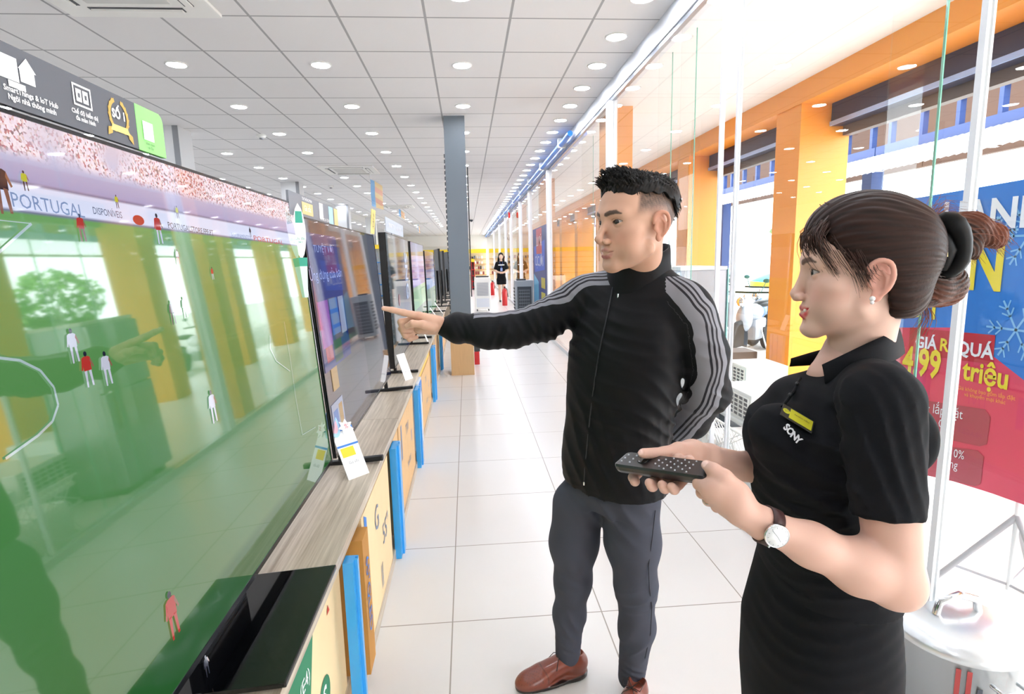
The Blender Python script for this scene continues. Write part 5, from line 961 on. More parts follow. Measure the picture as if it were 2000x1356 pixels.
# shoes
def shoe(heel, ang, sc_=1.0, root=man, leather='7A3C2C', lab=None):
    Fs = Field((-.065, -.075, -.005), (.065, .235, .125), .0026)
    Fs.sweep([(.002, 0, .0, .036, .045), (.014, 0, .0, .036, .045)], 0, .0); Fs.sweep([(.002, 0, .105, .040, .112), (.012, 0, .105, .040, .112)], 0, .02)
    Fs.ell((0, .150, .030), (.041, .060, .030), .01).cone((0, .12, .038), (0, .04, .060), .036, .034, .02).ell((0, -.004, .045), (.033, .046, .046), .015).cone((0, .0, .06), (0, -.002, .078), .032, .031, .01); Fs.ell((0, .165, .024), (.038, .055, .024), .01)
    Fs.ell((0, -.002, .105), (.026, .036, .035), .006, 'sub'); S, X, Y, Z = Fs.sl((-1, -1, -1), (1, 1, 1)); Fs.D = np.maximum(Fs.D, (.001-Z+0*X+0*Y).astype(F32))
    V, Q = Fs.extract(); V = smooth_verts(V, Q, 1, .3); c = np.tile(L3(leather), (len(V), 1))*(1+.15*vnoise(V, 50, 6))[:, None]; c = mixc(c, L3('1A1312'), 1-ss(.013, .0155, V[:, 2]+.004*ss(.05, .0, V[:, 1])*-1)); seam = np.abs(V[:, 1]-.128+.5*V[:, 0]**2*20) < .0018; c[seam & (V[:, 2] > .02)] *= .5
    br = (np.sin(V[:, 0]*500)*np.sin(V[:, 1]*500) > .75) & (V[:, 1] > .13) & (V[:, 2] > .035); c[br] *= .55
    R_ = np.array([[math.cos(ang), -math.sin(ang), 0], [math.sin(ang), math.cos(ang), 0], [0, 0, 1]]); W = lambda P: (np.atleast_2d(P)*sc_) @ R_.T+np.array(heel)
    o = rel(np_mesh('shoe', W(V), Q, M_leather, c, root), root); g = MB()
    for k in range(5):
        y = .048+.017*k; z = .095-.0085*k-.003*(k > 2); g.tube([W((-.018, y-.003, z-.006))[0], W((0, y+.002, z+.002))[0], W((.018, y-.003, z-.006))[0]], .0016, 6)
    for s_ in (-1, 1): g.tube([W((0, .045, .098))[0], W((s_*.018, .035, .116))[0], W((s_*.034, .040, .112))[0], W((s_*.028, .05, .098))[0], W((0, .046, .098))[0]], .0013, 6); g.tube([W((0, .046, .098))[0], W((s_*.02, .07, .09))[0], W((s_*.036, .082, .062))[0]], .0013, 6)
    g.build('laces', mat('lace', '1A1412', .6), o); return o
hr_ = np.array(onZ(1122, 1318, 0)); tr_ = np.array(onZ(1008, 1350, 0)); dd = tr_-hr_; shoe(hr_, math.atan2(dd[1], dd[0])-PI/2, .98)
hl_ = np.array(onZ(1244, 1378, 0)); shoe(hl_, math.radians(232)-PI/2, .98)
# ---------------------------------------------------------------- THE WOMAN
wom = thing('person', 'woman in a black polo shirt holding a remote control, hair clipped up in a bun', 'person', (.62, .89, 0))
wo = Kp(1683, 530, .90); wR = frame_of(math.radians(157), math.radians(-1), 0); wsc = .955
PW = dict(skin='D9B4A2', blush='D88A7A', lips='C4303A', browc='4A342C', bt=.0034, brow=.7, nw=1.0, nose=.72, mw=.029, smile=.0075, gap=.003, lipy=.0905, liner=.0032, lowliner=.6, eye=.0046, jaw=.93, chin=1.1)
nb = [wo+wR @ np.array((0, -.018, -.05))*wsc, Kp(1668, 712, .915)]
Fd, V, Q, col = make_head(wo, wR, wsc, nb, (.046, .052), PW)
hlw = ss(-.005, .02, V[:, 2]-.030+.9*np.maximum(V[:, 1]-.03, 0)*-1-.35*ss(.03, .07, V[:, 1])*.1)*(V[:, 1] < .05); nape = ss(-.035, -.06, V[:, 1])*ss(-.10, -.07, V[:, 2]); col = mixc(col, L3('2A1A16'), np.clip(hlw*(np.abs(V[:, 0]) < .074)+nape, 0, 1)*.9)
Vw = to_world(V, wo, wR, wsc)
SK = L3('CFA897')
def hcol(V, seed, skin=SK, kn=()):
    c = np.tile(skin, (len(V), 1))*(1+.025*vnoise(V, 80, seed))[:, None]
    return c
# remote frame first, the hands close on it
rA, rB = Kp(1214, 902, .865), Kp(1390, 926, .745); rd = (rB-rA)/np.linalg.norm(rB-rA); RL = np.linalg.norm(rB-rA)
cv = np.array((0, 0, HC))-(rA+rB)/2; cv /= np.linalg.norm(cv); rt = np.array((0, 0, 1))*.93+cv*.30; rt -= rd*(rt @ rd); rt /= np.linalg.norm(rt); rs_ = np.cross(rd, rt)   # rs_: width direction
W_ = lambda u, v, w: rA+rd*u*RL+rs_*v+rt*w    # u 0..1 along, v across (metres), w up
nearsign = 1 if (rs_ @ cv) > 0 else -1
N_ = lambda u, v, w: W_(u, v*nearsign, w)       # v>0 towards the camera
# near (left) arm and hand
Fa = Field((.20, .60, .86), (.66, .86, 1.16), .0021)
el, wrn = Kp(1750, 1138, .685), Kp(1492, 1024, .705); sh = Kp(1722, 790, .725)
Fa.chain([sh, Kp(1734, 960, .70), el], [.044, .0395, .0335], .01); Fa.chain([el, el*.72+wrn*.28+np.array((0, 0, -.002)), el*.35+wrn*.65, wrn], [.0335, .0345, .0275, .0215], .02)
Fa.cone(wrn, Kp(1450, 1000, .712), .0215, .0215, .01, sq=None); kI, kM, kR, kP = Kp(1384, 954, .728), Kp(1390, 966, .735), Kp(1400, 980, .742), Kp(1414, 992, .748)
wr2 = Kp(1455, 1000, .714)
for a_, kk, r0, r1 in ((Kp(1440, 980, .716), kI, .019, .0125), (Kp(1442, 990, .722), kM, .018, .0118), (Kp(1447, 1000, .73), kR, .017, .011), (Kp(1455, 1008, .735), kP, .015, .010)): Fa.cone(a_, kk, r0, r1, .014)
Fa.cone(Kp(1436, 968, .716), Kp(1404, 952, .722), .019, .016, .014)
Fa.chain([kI, Kp(1366, 945, .742), N_(.86, -.004, -.020), N_(.80, -.012, -.018)], [.0108, .0092, .0082, .007], .004)
Fa.chain([kM, Kp(1372, 962, .755), Kp(1376, 955, .782), Kp(1385, 948, .79)], [.0106, .0090, .0080, .007], .004)
Fa.chain([kR, Kp(1384, 977, .762), Kp(1388, 968, .785), Kp(1396, 958, .79)], [.010, .0086, .0078, .0068], .004)
Fa.chain([kP, Kp(1400, 990, .765), Kp(1404, 980, .782), Kp(1410, 972, .785)], [.0092, .008, .0072, .0062], .004)
Fa.chain([Kp(1436, 960, .716), Kp(1414, 934, .722), Kp(1394, 919, .732), Kp(1380, 909, .745)], [.0165, .0118, .0096, .0076], .006)
V2, Q2 = Fa.extract(); V2 = smooth_verts(V2, Q2, 1, .3); c2 = hcol(V2, 3)
nt_ = Kp(1378, 906.5, .741); c2 = mixc(c2, L3('F0CFC4'), 1-ss(.0045, .006, np.linalg.norm(V2-nt_, axis=1)))
# far (right) arm and hand
Fr = Field((.20, .74, .98), (.56, 1.06, 1.14), .0021); wf = Kp(1385, 893, .885)
Fr.chain([Kp(1560, 945, 1.02), Kp(1455, 911, .935), wf], [.034, .0245, .0200], .012)
Fr.cone(wf, Kp(1350, 884, .87), .020, .0200, .014); Fr.cone(Kp(1355, 886, .865), Kp(1318, 888, .865), .0195, .0155, .014); Fr.cone(Kp(1345, 890, .885), Kp(1300, 897, .885), .017, .012, .014)
Fr.chain([Kp(1352, 884, .862), Kp(1326, 880, .848), Kp(1298, 886, .842), N_(.285, -.003, .0185)], [.0165, .0128, .0102, .0080], .006)
for q, (u, uu, tip, r0) in enumerate(((.12, .10, .18, .0088), (.40, .36, .42, .0092), (.54, .50, .56, .0090), (.66, .62, .66, .0080))):
    base = Kp(1300+14*q, 893+2*q, .892); P_ = [base, N_(u, -.034, -.004), N_(u, -.026, -.022), N_(uu, .0, -.0270), N_(tip, .022 if q else .014, -.0215 if q else -.024)]
    if q > 0: P_.append(N_(tip+.01, .029, -.012))
    Fr.chain(P_, [.0105, r0, r0, r0*.95, r0*.92, r0*.8][:len(P_)], .003)
V3, Q3 = Fr.extract(); V3 = smooth_verts(V3, Q3, 1, .3); c3 = hcol(V3, 4); c3 = mixc(c3, L3('F0CFC4'), 1-ss(.0045, .006, np.linalg.norm(V3-N_(.275, .002, .0235), axis=1)))
parts = [(Vw, Q, col), (V2, Q2, c2), (V3, Q3, c3)]
# chest seen in the open collar, legs under the skirt
Fc = Field((.45, .72, 1.10), (.82, 1.08, 1.30), .004); nbx = Kp(1668, 712, .915); Fc.cone(nbx+(0, 0, .02), nbx+(-.015, .0, -.035), .050, .056, .02); Fc.cone(nbx+(-.01, 0, -.02), Kp(1612, 735, .905), .045, .026, .03); v, q = Fc.extract(); parts.append((v, q, np.tile(SK, (len(v), 1))))
for yy in (.80, .97):
    a_ = np.array((.63, yy, .50)); b_ = np.array((.62, yy, .03)); Fl = Field(np.minimum(a_, b_)-.09, np.maximum(a_, b_)+.09, .006); Fl.chain([a_+(0, 0, .05), a_+(0, 0, -.08), a_*.55+b_*.45+np.array((.012, 0, 0)), b_+(0, 0, .06), b_+(-.01, 0, .03)], [.062, .050, .050, .031, .033], .01)
    v, q = Fl.extract(); parts.append((v, q, np.tile(SK, (len(v), 1))))
Vb, Qb, Cb = merge(parts); rel(np_mesh('body', Vb, Qb, M_skin, Cb, wom), wom)
for s_ in (-1, 1): rel(eyeball(wo, wR, wsc, s_, (.0, -.04), wom), wom)
g = MB(); t0 = Vector(to_world(np.array([[0, .0915, -.0672]]), wo, wR, wsc)[0])
for k in range(-3, 4): p = to_world(np.array([[.0058*k, .0905-.00018*k*k, -.0662+.0001*k*k]]), wo, wR, wsc)[0]; g.ball(p, (.0030, .0030, .0034), 0, 10, 6)
rel(g.build('teeth', mat('teeth', 'EFE9E2', .25), wom), wom)
# earring
ep = to_world(np.array([[-.0835, .002, -.0415]]), wo, wR, wsc)[0]; rel(MB().ball(ep, .0042, 0, 12, 8).ball(ep+np.array((0, 0, -.006)), .0030, 0, 10, 6).build('earring', mat('pearl', 'F2F0F0', .15, coat=.8), wom), wom)
# hair: shell gathered back into a bun
Fh = Field((-.105, -.22, -.10), (.105, .11, .15), .0020)
Fh.ell((0, -.014, .038), (.0805, .101, .094)).ell((0, .010, .068), (.070, .082, .066), .02).ell((0, -.05, .03), (.073, .065, .078), .02).ell((0, -.050, -.045), (.056, .050, .045), .03)
S, X, Y, Z = Fh.sl((-1, -1, -1), (1, 1, 1))
# face and ear region removed: boundary swings from the forehead down behind the ear
ym = .052+.012*np.cos(X*40)-1.05*np.maximum(.070-Z, 0)+1.3*np.maximum(.012-Z, 0)*0
edge = Y-(.064-1.15*np.maximum(.062-Z, 0)+.62*np.maximum(-.004-Z, 0)*0)
edge = np.where(Z > .062, Y-.088-.25*(Z-.062), edge)
edge2 = np.maximum(Y-np.maximum(np.where(Z > .006, .072-.92*np.maximum(.062-Z, 0), .0205-2.6*(.006-Z)), -.024-.18*np.maximum(-.015-Z, 0)), -1)
edge = np.where(Z > .062, edge, edge2)
D = np.maximum(Fh.D, (edge+.0*X).astype(F32)); D = np.maximum(D, (-.080-Z-.0*X-.0*Y).astype(F32)); Fh.D = D.astype(F32)
ang = np.arctan2(X, Z-.01+0*Y); gr = np.sin(ang*38+3*np.sin(Y*30+ang*3))*.6+np.sin(ang*83+4*np.sin(Y*22+ang*5))*.4; Fh.D = Fh.D+(.0011*gr).astype(F32)
Vh, Qh = Fh.extract(); Vh = smooth_verts(Vh, Qh, 1, .3)
an = np.arctan2(Vh[:, 0], Vh[:, 2]-.01); tone = .5+.5*np.sin(an*52+3*np.sin(Vh[:, 1]*26+an*4))*np.sin(an*23+1+2*np.sin(Vh[:, 1]*19)); hc = mixc(np.tile(L3('1E1412'), (len(Vh), 1)), L3('35211A'), np.clip(tone*.8+.25*ss(.0, -.09, Vh[:, 1]), 0, 1))
HR = rel(np_mesh('hair', to_world(Vh, wo, wR, wsc), Qh, M_hairm, hc, wom), wom)
lw = lambda p: to_world(np.array([p], float), wo, wR, wsc)[0]
inv = lambda px, py, Y: (wR.T @ (Kp(px, py, Y)-wo))/wsc
# bun: lower roll and upper fan, in world space
B = Field(np.minimum(Kp(1740, 640, .80), Kp(1980, 380, 1.0))-.02, np.maximum(Kp(1740, 640, .80), Kp(1980, 380, 1.02))+.03, .0022)
B.ell(Kp(1798, 562, .90), (.047, .050, .034), .01).ell(Kp(1845, 556, .90), (.030, .036, .036), .02).ell(Kp(1770, 545, .90), (.030, .036, .026), .02)
B.ell(Kp(1822, 480, .90), (.036, .040, .044), .02)
B.chain([Kp(1845, 450, .90), Kp(1895, 448, .895), Kp(1940, 462, .89), Kp(1950, 474, .89)], [.030, .026, .018, .008], .012); B.chain([Kp(1850, 478, .885), Kp(1893, 482, .88), Kp(1905, 500, .88)], [.022, .017, .006], .01)
S, X, Y, Z = B.sl((-9, -9, -9), (9, 9, 9)); bc = Kp(1830, 500, .90); aa = np.arctan2(Z-bc[2], X-bc[0]+0*Y); rr = np.sqrt((X-bc[0])**2+(Z-bc[2])**2+0*Y); B.D = B.D+(.0014*np.sin(aa*5+rr*900+3*np.sin(Y*120))).astype(F32)
VB, QB = B.extract(); VB = smooth_verts(VB, QB, 1, .3); aa = np.arctan2(VB[:, 2]-bc[2], VB[:, 0]-bc[0]); rr = np.hypot(VB[:, 2]-bc[2], VB[:, 0]-bc[0]); t_ = .5+.5*np.sin(aa*9+rr*700); hb_ = mixc(mixc(np.tile(L3('20140F'), (len(VB), 1)), L3('5A382A'), t_*.7), L3('8A4A30'), .55*ss(.045, .10, rr)); np_b = np_mesh('hair_bun', VB, QB, M_hairm, hb_, HR)
# loose strands: bangs, fan tips, wisps
st = []; rs = np.random.RandomState(12)
def many(path, n, spread, r, mi, jit=.3, tipspread=1.0):
    for _ in range(n):
        o0 = rs.normal(size=3)*spread; P_ = [np.array(p)+o0*(1+(tipspread-1)*i/(len(path)-1))+rs.normal(size=3)*spread*jit for i, p in enumerate(path)]; n_ = 7; st.append((spline(P_, n_), [r*(1-.75*(i/(n_-1))**2) for i in range(n_)], mi))
for s_ in (-1, 1):
    for q in range(10):
        x0 = s_*(.004+.0048*q); many([lw((x0, .070-.001*q, .098-.0012*q)), lw((x0*1.22+s_*.010, .0935-.0016*q, .066)), lw((s_*(.020+.0045*q), .0925-.0025*q, .040)), lw((s_*(.036+.0036*q), .0785-.0035*q, .012-.0012*q))], (16 if q > 5 else 7), .0030, .0006, 1, .7, 1.6)
    for q in range(8): many([lw((s_*(.052+.002*q), .060-.006*q, .060)), lw((s_*.0725, .044-.006*q, .025)), lw((s_*.0775, .026-.004*q, .0)), lw((s_*.0765, .016-.004*q, -.030+.004*q))], 9, .0026, .0005, 1, .6, 1.3)
    for q in range(12): many([lw((s_*.02, .06, .115-.001*q)), lw((s_*(.045+.002*q), .03, .104-.006*q)), lw((s_*(.070), -.02-.002*q, .078-.006*q)), lw((s_*.058, -.07, .045-.004*q)), lw((s_*.02, -.105, .02-.003*q))], 8, .0030, .0007, q % 2, .4)
K1 = lambda *a: Kp(*a)
many([K1(1850, 455, .90), K1(1890, 448, .89), K1(1930, 455, .89), K1(1955, 478, .89)], 110, .0075, .0006, 2, .4, 1.3); many([K1(1850, 470, .89), K1(1885, 480, .885), K1(1900, 508, .885)], 60, .006, .0006, 2, .4, 1.2)
many([K1(1822, 420, .90), K1(1845, 405, .90), K1(1872, 408, .90)], 34, .006, .0004, 2, .5, 1.8); many([K1(1806, 595, .89), K1(1810, 625, .885), K1(1790, 660, .88)], 22, .003, .0005, 2, .5, 2.2); many([K1(1815, 430, .90), K1(1828, 412, .90), K1(1832, 400, .90)], 14, .004, .0004, 2, .5, 2)
many([K1(1755, 520, .87), K1(1790, 545, .86), K1(1835, 560, .87), K1(1852, 545, .88)], 60, .008, .0007, 1, .4); many([K1(1760, 575, .87), K1(1800, 592, .86), K1(1842, 580, .87)], 50, .006, .0007, 1, .4)
strands(st, 'hair_strands', [M_hb, M_hbr, M_hrd], HR, 4)
# claw clip
g = MB(); cl = [Kp(1822, 440, .862), Kp(1850, 432, .852), Kp(1872, 455, .850), Kp(1872, 505, .852), Kp(1850, 530, .858), Kp(1822, 535, .868)]
g.tube(spline(cl, 14), [.008, .012, .015, .017, .0175, .017, .017, .0165, .016, .015, .014, .012, .010, .008], 12)
for t_ in (0, 2, 5): p = Vector(cl[t_]); g.tube([p, p+Vector((-.020, .012, -.004)), p+Vector((-.034, .026, .002))], [.0045, .004, .002], 8)
g.tube([Kp(1835, 452, .862), Kp(1840, 490, .855), Kp(1835, 525, .862)], [.014, .020, .014], 12); rel(g.build('hair_claw', mat('clip_black', '050506', .45, spec=.15), wom), wom)
p = Vector(Kp(1845, 484, .838)); u_ = Vector(_u)*.014; r_v = Vector(_r)*.0055; rel(MB().poly([p-u_-r_v, p-u_+r_v, p+u_+r_v, p+u_-r_v], 0, (0, .003, 0)).build('clip_plate', mat('clip_gold', 'B9B58A', .3, metal=.5), wom), wom)
# polo shirt
WA = math.radians(-99); Pf = Field((.40, .62, .80), (.80, 1.14, 1.31), .0040)
KY = lambda px, py, Y, a, b: (Kp(px, py, Y)[2], Kp(px, py, Y)[0], Kp(px, py, Y)[1], a, b)
Pf.sweep([KY(1612, 1125, .88, .142, .104), KY(1608, 1060, .88, .137, .102), KY(1606, 1000, .88, .138, .106), KY(1604, 930, .885, .143, .112), KY(1604, 870, .89, .148, .120), KY(1612, 820, .89, .152, .116), KY(1650, 775, .90, .150, .088), KY(1675, 745, .905, .118, .070), KY(1682, 722, .91, .07, .055)], WA, 0)
for s_ in (-1, 1): Pf.ell(np.array(Kp(1520, 845, .90+s_*.055)), (.045, .05, .048), .03)
Pf.ell(Kp(1592, 782, .90), (.060, .10, .042), .04); Pf.cone(Kp(1690, 748, .905), Kp(1712, 778, .755), .050, .052, .03); Pf.cone(Kp(1690, 748, .905), Kp(1672, 778, 1.04), .050, .052, .03)
sl_a, sl_b = Kp(1722, 790, .725), Kp(1731, 970, .700); Pf.cone(sl_a, sl_b, .054, .0470, .02); Pf.ell(Kp(1785, 860, .745), (.028, .035, .05), .02)
Pf.cone(sl_b, sl_b+(sl_b-sl_a)*.20, .0475, .0465, .004)
dn = (sl_b-sl_a)/np.linalg.norm(sl_b-sl_a); hem = Kp(1730, 1006, .698); S, X, Y, Z = Pf.sl((.40, .62, .80), (.80, .775, 1.25)); pl = (X-hem[0])*dn[0]+(Y-hem[1])*dn[1]+(Z-hem[2])*dn[2]
armcap = np.sqrt(np.maximum((X-hem[0]-dn[0]*pl)**2+(Y-hem[1]-dn[1]*pl)**2+(Z-hem[2]-dn[2]*pl)**2, 0))-.062; cutv = np.maximum(armcap, -pl); Dv = Pf.D[S]; tor = np.maximum(-(Y-.757)+0*X+0*Z, cutv); Pf.D[S] = np.where((cutv < 0) & (Y < .757), np.maximum(Dv, -np.maximum(cutv, -.05)), Dv)
sa2, sb2 = Kp(1672, 790, 1.05), Kp(1590, 950, 1.06); Pf.cone(sa2, sb2, .056, .046, .02)
Pf.fold(Kp(1700, 900, .69), (.06, .06, .10), (1, 0, .25), .042, .0035, 0, .5).fold(Kp(1560, 940, .80), (.12, .1, .1), (.5, 0, 1), .07, .004, 0, .7).fold(Kp(1500, 1030, .82), (.1, .1, .07), (.2, 0, 1), .035, .0035, 1, .8).fold(Kp(1660, 820, .76), .07, (1, 0, -.6), .05, .003, 0, .5).fold(Kp(1640, 1040, .80), (.12, .1, .09), (-.4, 0, 1), .045, .004, 1, .7)
VP, QP = Pf.extract(); VP = smooth_verts(VP, QP, 1, .35); ppx = proj_all(VP); pc = np.tile(L3('0D0F14'), (len(VP), 1)); POLO = rel(np_mesh('polo_shirt', VP, QP, M_cloth, pc, wom), wom)
px_, py_, pz_ = ppx; JV = VP
# collar leaves
def leaf(pts_top, pts_low, name, mt, th=.003):
    A = spline([np.array(p) for p in pts_top], 22); Bq = spline([np.array(p) for p in pts_low], 22); g = MB(); rows = []
    for t in (0, .25, .5, .75, 1): rows.append([A[i]*(1-t)+Bq[i]*t+np.array(cv)*.004*math.sin(PI*t) for i in range(22)])
    inner = [[p-np.array(cv)*th for p in r_] for r_ in rows[::-1]]; al = rows+inner; vs = [p for r_ in al for p in r_]; F_ = [[i*22+k, i*22+k+1, ((i+1) % len(al))*22+k+1, ((i+1) % len(al))*22+k] for i in range(len(al)) for k in range(21)]
    g.add(vs, F_, 0, True); return rel(g.build(name, mt, wom), wom)
M_polo = mat('polo_knit', '0D0F14', .8, spec=.2, bump=.15, bscale=900)
leaf([Kp(1757, 640, .93), Kp(1735, 652, .862), Kp(1690, 672, .845), Kp(1640, 696, .85), Kp(1606, 712, .868)], [Kp(1768, 690, .94), Kp(1752, 702, .855), Kp(1715, 715, .828), Kp(1668, 735, .832), Kp(1612, 756, .852)], 'collar', M_polo)
leaf([Kp(1757, 640, .93), Kp(1720, 650, .975), Kp(1660, 670, .985), Kp(1600, 684, .97), Kp(1545, 700, .945)], [Kp(1750, 675, .96), Kp(1710, 690, .99), Kp(1650, 705, .99), Kp(1600, 712, .975), Kp(1542, 716, .95)], 'collar', M_polo)
g = MB(); a_, b_ = Vector(hit(1560, 735))+Vector(cv)*.002, Vector(hit(1532, 790))+Vector(cv)*.002; g.tube([a_, Vector(hit(1546, 762))+Vector(cv)*.002, b_], .0026, 6, 0)
for t in (.2, .6): p = a_.lerp(b_, t)+Vector(cv)*.002; g.ball(p, .0032, 1, 10, 6)
rel(g.build('placket', [M_polo, mat('button_dark', '2A2C30', .3)], wom), wom)
# name badge and chest lettering follow the cloth
def on_shirt(px, py): return Vector(hit(px, py, 4))
bl, br_, tl = on_shirt(1530, 812), on_shirt(1578, 838), on_shirt(1541, 790); bx = (br_-bl).normalized(); bz = (tl-bl); bz = (bz-bx*bz.dot(bx)).normalized(); bn = bx.cross(bz); bn = -bn if bn.dot(Vector(cv)) < 0 else bn
bc_ = Vector(hit(1556, 819, 4))+bn*.0045; g = MB()
def bq(x0, z0, x1, z1, mi, lift): g.poly([bc_+bx*x0+bz*z0+bn*lift, bc_+bx*x1+bz*z0+bn*lift, bc_+bx*x1+bz*z1+bn*lift, bc_+bx*x0+bz*z1+bn*lift], mi)
g.poly([bc_+bx*(sx*.0255)+bz*(sz*.0150) for sx, sz in ((-1, -1), (1, -1), (1, 1), (-1, 1))], 0, bn*.002); bq(-.013, -.0128, .0235, .0128, 1, .0024)
g.poly([bc_+bx*(-.0185+.0058*math.cos(k*PI/10))+bz*.0058*math.sin(k*PI/10)+bn*.0024 for k in range(20)], 1); g.text('⚡', bc_+bx*-.0185+bn*.0028, bx, bz, .009, 0); g.text('NHÂN VIÊN', bc_+bx*.006+bz*.002+bn*.0028, bx, bz, .0045, 2)
rel(g.build('name_badge', [mat('badge_dark', '3A3A34', .3), mat('badge_yellow', 'DCD83A', .35), M_dkgray], wom), wom)
g = MB(); ldx = (Vector(_r)*.78-Vector(_u)*.62); ldx = (ldx-bn*ldx.dot(bn)).normalized(); ldz = bn.cross(ldx)
ldx = (Vector(_r)*.76-Vector(_u)*.65).normalized(); ldz = (Vector(_r)*.65+Vector(_u)*.76).normalized(); q0, q1 = Vector(hit(1530, 834, 4))+Vector(cv)*.007, Vector(hit(1556, 857, 4))+Vector(cv)*.007; [g.text(ch, q0.lerp(q1, t_), ldx, ldz, .0145, 0, off=.0006) for ch, t_ in zip('SONY', (0, .33, .68, 1.0))]
rel(g.build('chest_lettering', mat('thread_white', 'E8EAEE', .7), wom), wom)
# skirt
Sk = Field((.40, .66, .42), (.86, 1.12, .92), .0055); Sk.sweep([KY(1592, 1500, .89, .158, .118), KY(1590, 1330, .885, .160, .122), KY(1594, 1230, .885, .156, .120), KY(1604, 1140, .88, .142, .106), KY(1608, 1090, .88, .134, .098)], WA, 0)
Sk.fold(Kp(1560, 1200, .78), (.14, .1, .12), (-.3, 0, 1), .06, .003, 0, .7); v, q = Sk.extract(); v = smooth_verts(v, q, 1, .35); rel(np_mesh('skirt', v, q, M_cloth, np.tile(L3('0C0E13'), (len(v), 1)), wom), wom)
for yy in (.80, .97): shoe((.635, yy, 0), math.radians(172)-PI/2, .82, wom, '14141A')
# wrist watch on the near wrist
ax3 = (el-wrn)/np.linalg.norm(el-wrn); wc = Kp(1497, 1012, .70); wc = wrn+ax3*(.006); nrm = cv-ax3*(cv @ ax3); nrm = nrm+np.array((0, 0, -.25)); nrm -= ax3*(nrm @ ax3); nrm /= np.linalg.norm(nrm); sd3 = np.cross(ax3, nrm)
g = MB(); n = 40; rr0 = .0245; rows = []
for w in (-.0085, .0085):
    for r_ in (rr0, rr0+.0022): rows.append([wc+ax3*w+(nrm*math.cos(2*PI*k/n)+sd3*math.sin(2*PI*k/n))*r_ for k in range(n)])
o4 = [rows[0], rows[1], rows[3], rows[2]]; vs = [p for r_ in o4 for p in r_]; g.add(vs, [[i*n+k, i*n+(k+1) % n, ((i+1) % 4)*n+(k+1) % n, ((i+1) % 4)*n+k] for i in range(4) for k in range(n)], 0, True)
wt_ = thing('wrist_watch', 'round white wrist watch with brown strap on the near wrist of the woman', 'watch', tuple(wc)); relw = lambda o: rel(o, wt_)
relw(g.build('strap', mat('strap_brown', '3A1E1C', .5), wt_)); Mw = Matrix((tuple(ax3)+(0,), tuple(sd3)+(0,), tuple(nrm)+(0,), (0, 0, 0, 1))).transposed(); fc = wc+nrm*(rr0+.0005)
relw(MB().lathe([(.0150, 0), (.0165, .001), (.0165, .0055), (.0150, .0068), (.0148, .0060), (.0, .0060)], fc, 40, 0, Mw).tube([fc+sd3*.016, fc+sd3*.020], .0016, 8, 0).build('case', M_chrome, wt_))
g = MB().lathe([(.0147, .0061), (.0147, .0064), (0, .0064)], fc, 40, 0, Mw)
for k in range(12): a_ = k*PI/6; d_ = ax3*math.cos(a_)+sd3*math.sin(a_); e_2 = np.cross(d_, nrm)*.0003; c_ = fc+nrm*.0067; g.poly([c_+d_*.0115-e_2, c_+d_*.0135-e_2, c_+d_*.0135+e_2, c_+d_*.0115+e_2], 1)
for a_, l_ in ((.6, .0085), (3.6, .0115)): d_ = ax3*math.cos(a_)+sd3*math.sin(a_); e_2 = np.cross(d_, nrm)*.0004; c_ = fc+nrm*.0068; g.poly([c_-e_2, c_+d_*l_-e_2, c_+d_*l_+e_2, c_+e_2], 1)
relw(g.build('dial', [mat('dial_white', 'EEF2F4', .2, coat=.5), mat('dial_mark', '8A9096', .3, metal=.5)], wt_))
# ring and remote
g = MB(); p_, d_ = Kp(1381, 971, .748), np.array((.9, .3, -.2)); d_ /= np.linalg.norm(d_); e1 = np.cross(d_, (0, 0, 1)); e1 /= np.linalg.norm(e1); e2 = np.cross(d_, e1); g.tube([p_+(e1*math.cos(a)+e2*math.sin(a))*.0102 for a in np.linspace(0, 2*PI, 25)], .0009, 6); rg = rel(g.build('finger_ring', M_chrome, wom), wom)
rem = thing('remote_control', 'slim black remote control with tiny silver buttons held in both hands of the woman', 'remote control', tuple(rA)); relr = lambda o: rel(o, rem)
g = MB(); prof = [(-.021, -.003), (-.018, -.0085), (.018, -.0085), (.021, -.003), (.022, .004), (.020, .0075), (-.020, .0075), (-.022, .004)]; us = [(0, .80), (.02, .93), (.06, 1), (.94, 1), (.985, .93), (1, .80)]; vs = []
for u, k_ in us: vs += [W_(u, v*k_, w*k_) for v, w in prof]
F_ = [[i*8+k, i*8+(k+1) % 8, (i+1)*8+(k+1) % 8, (i+1)*8+k] for i in range(5) for k in range(8)]+[list(range(8))[::-1], list(range(40, 48))]; g.add(vs, F_, 0); relr(g.build('case', mat('remote_black', '101116', .3, coat=.3), rem))
g = MB()
for u, cols_ in ((.06, 3), (.16, 3), (.30, 0), (.44, 2), (.50, 3), (.57, 4), (.63, 3), (.69, 4), (.75, 3), (.81, 4)):
    for k in range(cols_): v = (k-(cols_-1)/2)*.0105; g.ball(W_(u, v, .0080), .0017 if u < .5 else .0014, 0, 8, 5)
relr(g.build('button', mat('button_silver', 'C4C8D0', .3), rem)); relr(MB().lathe([(.009, 0), (.0095, .001), (.008, .0015), (.004, .0012), (.0, .0018)], W_(.28, 0, .0075), 24, 0, Matrix((tuple(rd)+(0,), tuple(rs_)+(0,), tuple(rt)+(0,), (0, 0, 0, 1))).transposed()).build('navigation_wheel', M_gloss, rem))
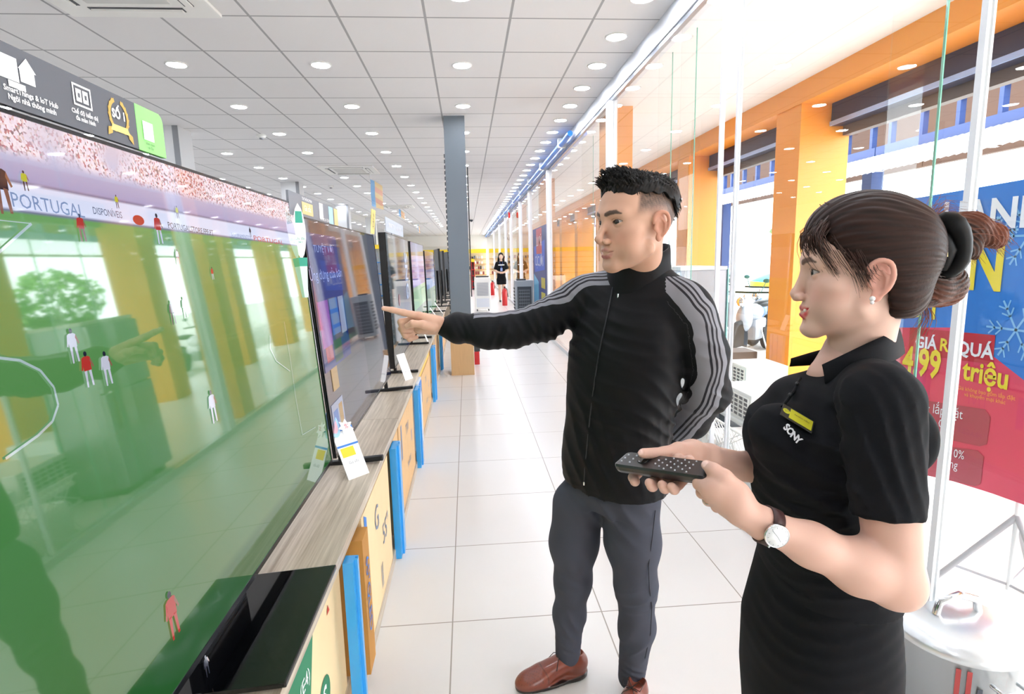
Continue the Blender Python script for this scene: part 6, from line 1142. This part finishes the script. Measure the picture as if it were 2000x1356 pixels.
# ---------------------------------------------------------------- DISTANT SHOP ASSISTANT
aw = thing('person', 'distant long-haired woman in black uniform and blue lanyard standing in the aisle', 'person', (1.13, 18.9, 0))
def fld(lo, hi, h, fn, name, colr, mt):
    f = Field(lo, hi, h); fn(f); v, q = f.extract(); v = smooth_verts(v, q, 1, .3); return np_mesh(name, v, q, mt, np.tile(L3(colr), (len(v), 1)), aw)
def f_body(f):
    f.ell((0, -.01, 1.50), (.072, .085, .105)).ell((0, -.045, 1.46), (.05, .05, .06)).cone((0, 0, 1.42), (0, 0, 1.32), .042, .05, .02).ell((0, -.095, 1.49), (.010, .014, .014), .01).cone((-.02, -.085, 1.445), (.02, -.085, 1.445), .006, .006, .006)
    for s_ in (-1, 1):
        f.chain([(s_*.165, 0, 1.22), (s_*.205, .01, 1.04), (s_*.10, -.12, .98), (s_*.02, -.15, .97)], [.042, .036, .030, .026], .015); f.ell((s_*.03, -.155, .965), (.045, .03, .035), .01)
        f.chain([(s_*.075, 0, .80), (s_*.065, 0, .50), (s_*.06, .01, .28), (s_*.06, .0, .06)], [.078, .050, .048, .030], .015)
        for k in range(4): f.cone((s_*.02, -.165, .985-.014*k), (-s_*.03, -.178, .985-.014*k), .008, .007, .003)
fld((-.28, -.22, .02), (.28, .14, 1.64), .011, f_body, 'body', 'E2BFA8', M_skin)
fld((-.28, -.22, .80), (.28, .18, 1.42), .011, lambda f: (f.sweep([(.86, 0, 0, .145, .10), (1.0, 0, 0, .135, .10), (1.16, 0, -.01, .155, .12), (1.28, 0, 0, .15, .09), (1.34, 0, 0, .07, .06)], 0, 0), [f.cone((s_*.13, 0, 1.27), (s_*.19, .01, 1.11), .06, .055, .02) for s_ in (-1, 1)]), 'uniform_shirt', '14151A', M_cloth)
fld((-.22, -.18, .52), (.22, .18, .92), .011, lambda f: f.sweep([(.58, 0, 0, .155, .11), (.72, 0, 0, .165, .12), (.86, 0, 0, .14, .10)], 0, 0), 'skirt', '101116', M_cloth)
def f_hair(f):
    f.ell((0, .012, 1.53), (.085, .095, .10)).chain([(-.07, .02, 1.48), (-.08, .03, 1.35), (-.075, .0, 1.20)], [.035, .035, .02], .02).chain([(.07, .02, 1.48), (.08, .03, 1.35), (.075, .0, 1.20)], [.035, .035, .02], .02).cone((0, .05, 1.5), (0, .06, 1.25), .07, .05, .03)
    f.ell((0, -.10, 1.47), (.058, .07, .085), .01, 'sub')
fld((-.15, -.14, 1.10), (.15, .18, 1.68), .009, f_hair, 'hair', '120E0E', M_hairm)
MB().tube([(-.05, -.10, 1.33), (-.02, -.145, 1.18), (0, -.15, 1.12)], .006, 6).tube([(.05, -.10, 1.33), (.02, -.145, 1.18), (0, -.15, 1.12)], .006, 6).build('lanyard', mat('lanyard_blue', '2A4A9C', .5), aw)
MB().box((-.035, -.165, 1.02), (.035, -.155, 1.12)).build('badge_card', mat('card_blue', '8FA6D8', .5), aw); MB().box((-.10, -.142, 1.205), (.10, -.136, 1.235)).build('chest_stripe', M_wt, aw)
for s_ in (-1, 1): MB().ball((s_*.06, -.05, .035), (.04, .11, .035)).build('shoe', M_black, aw)
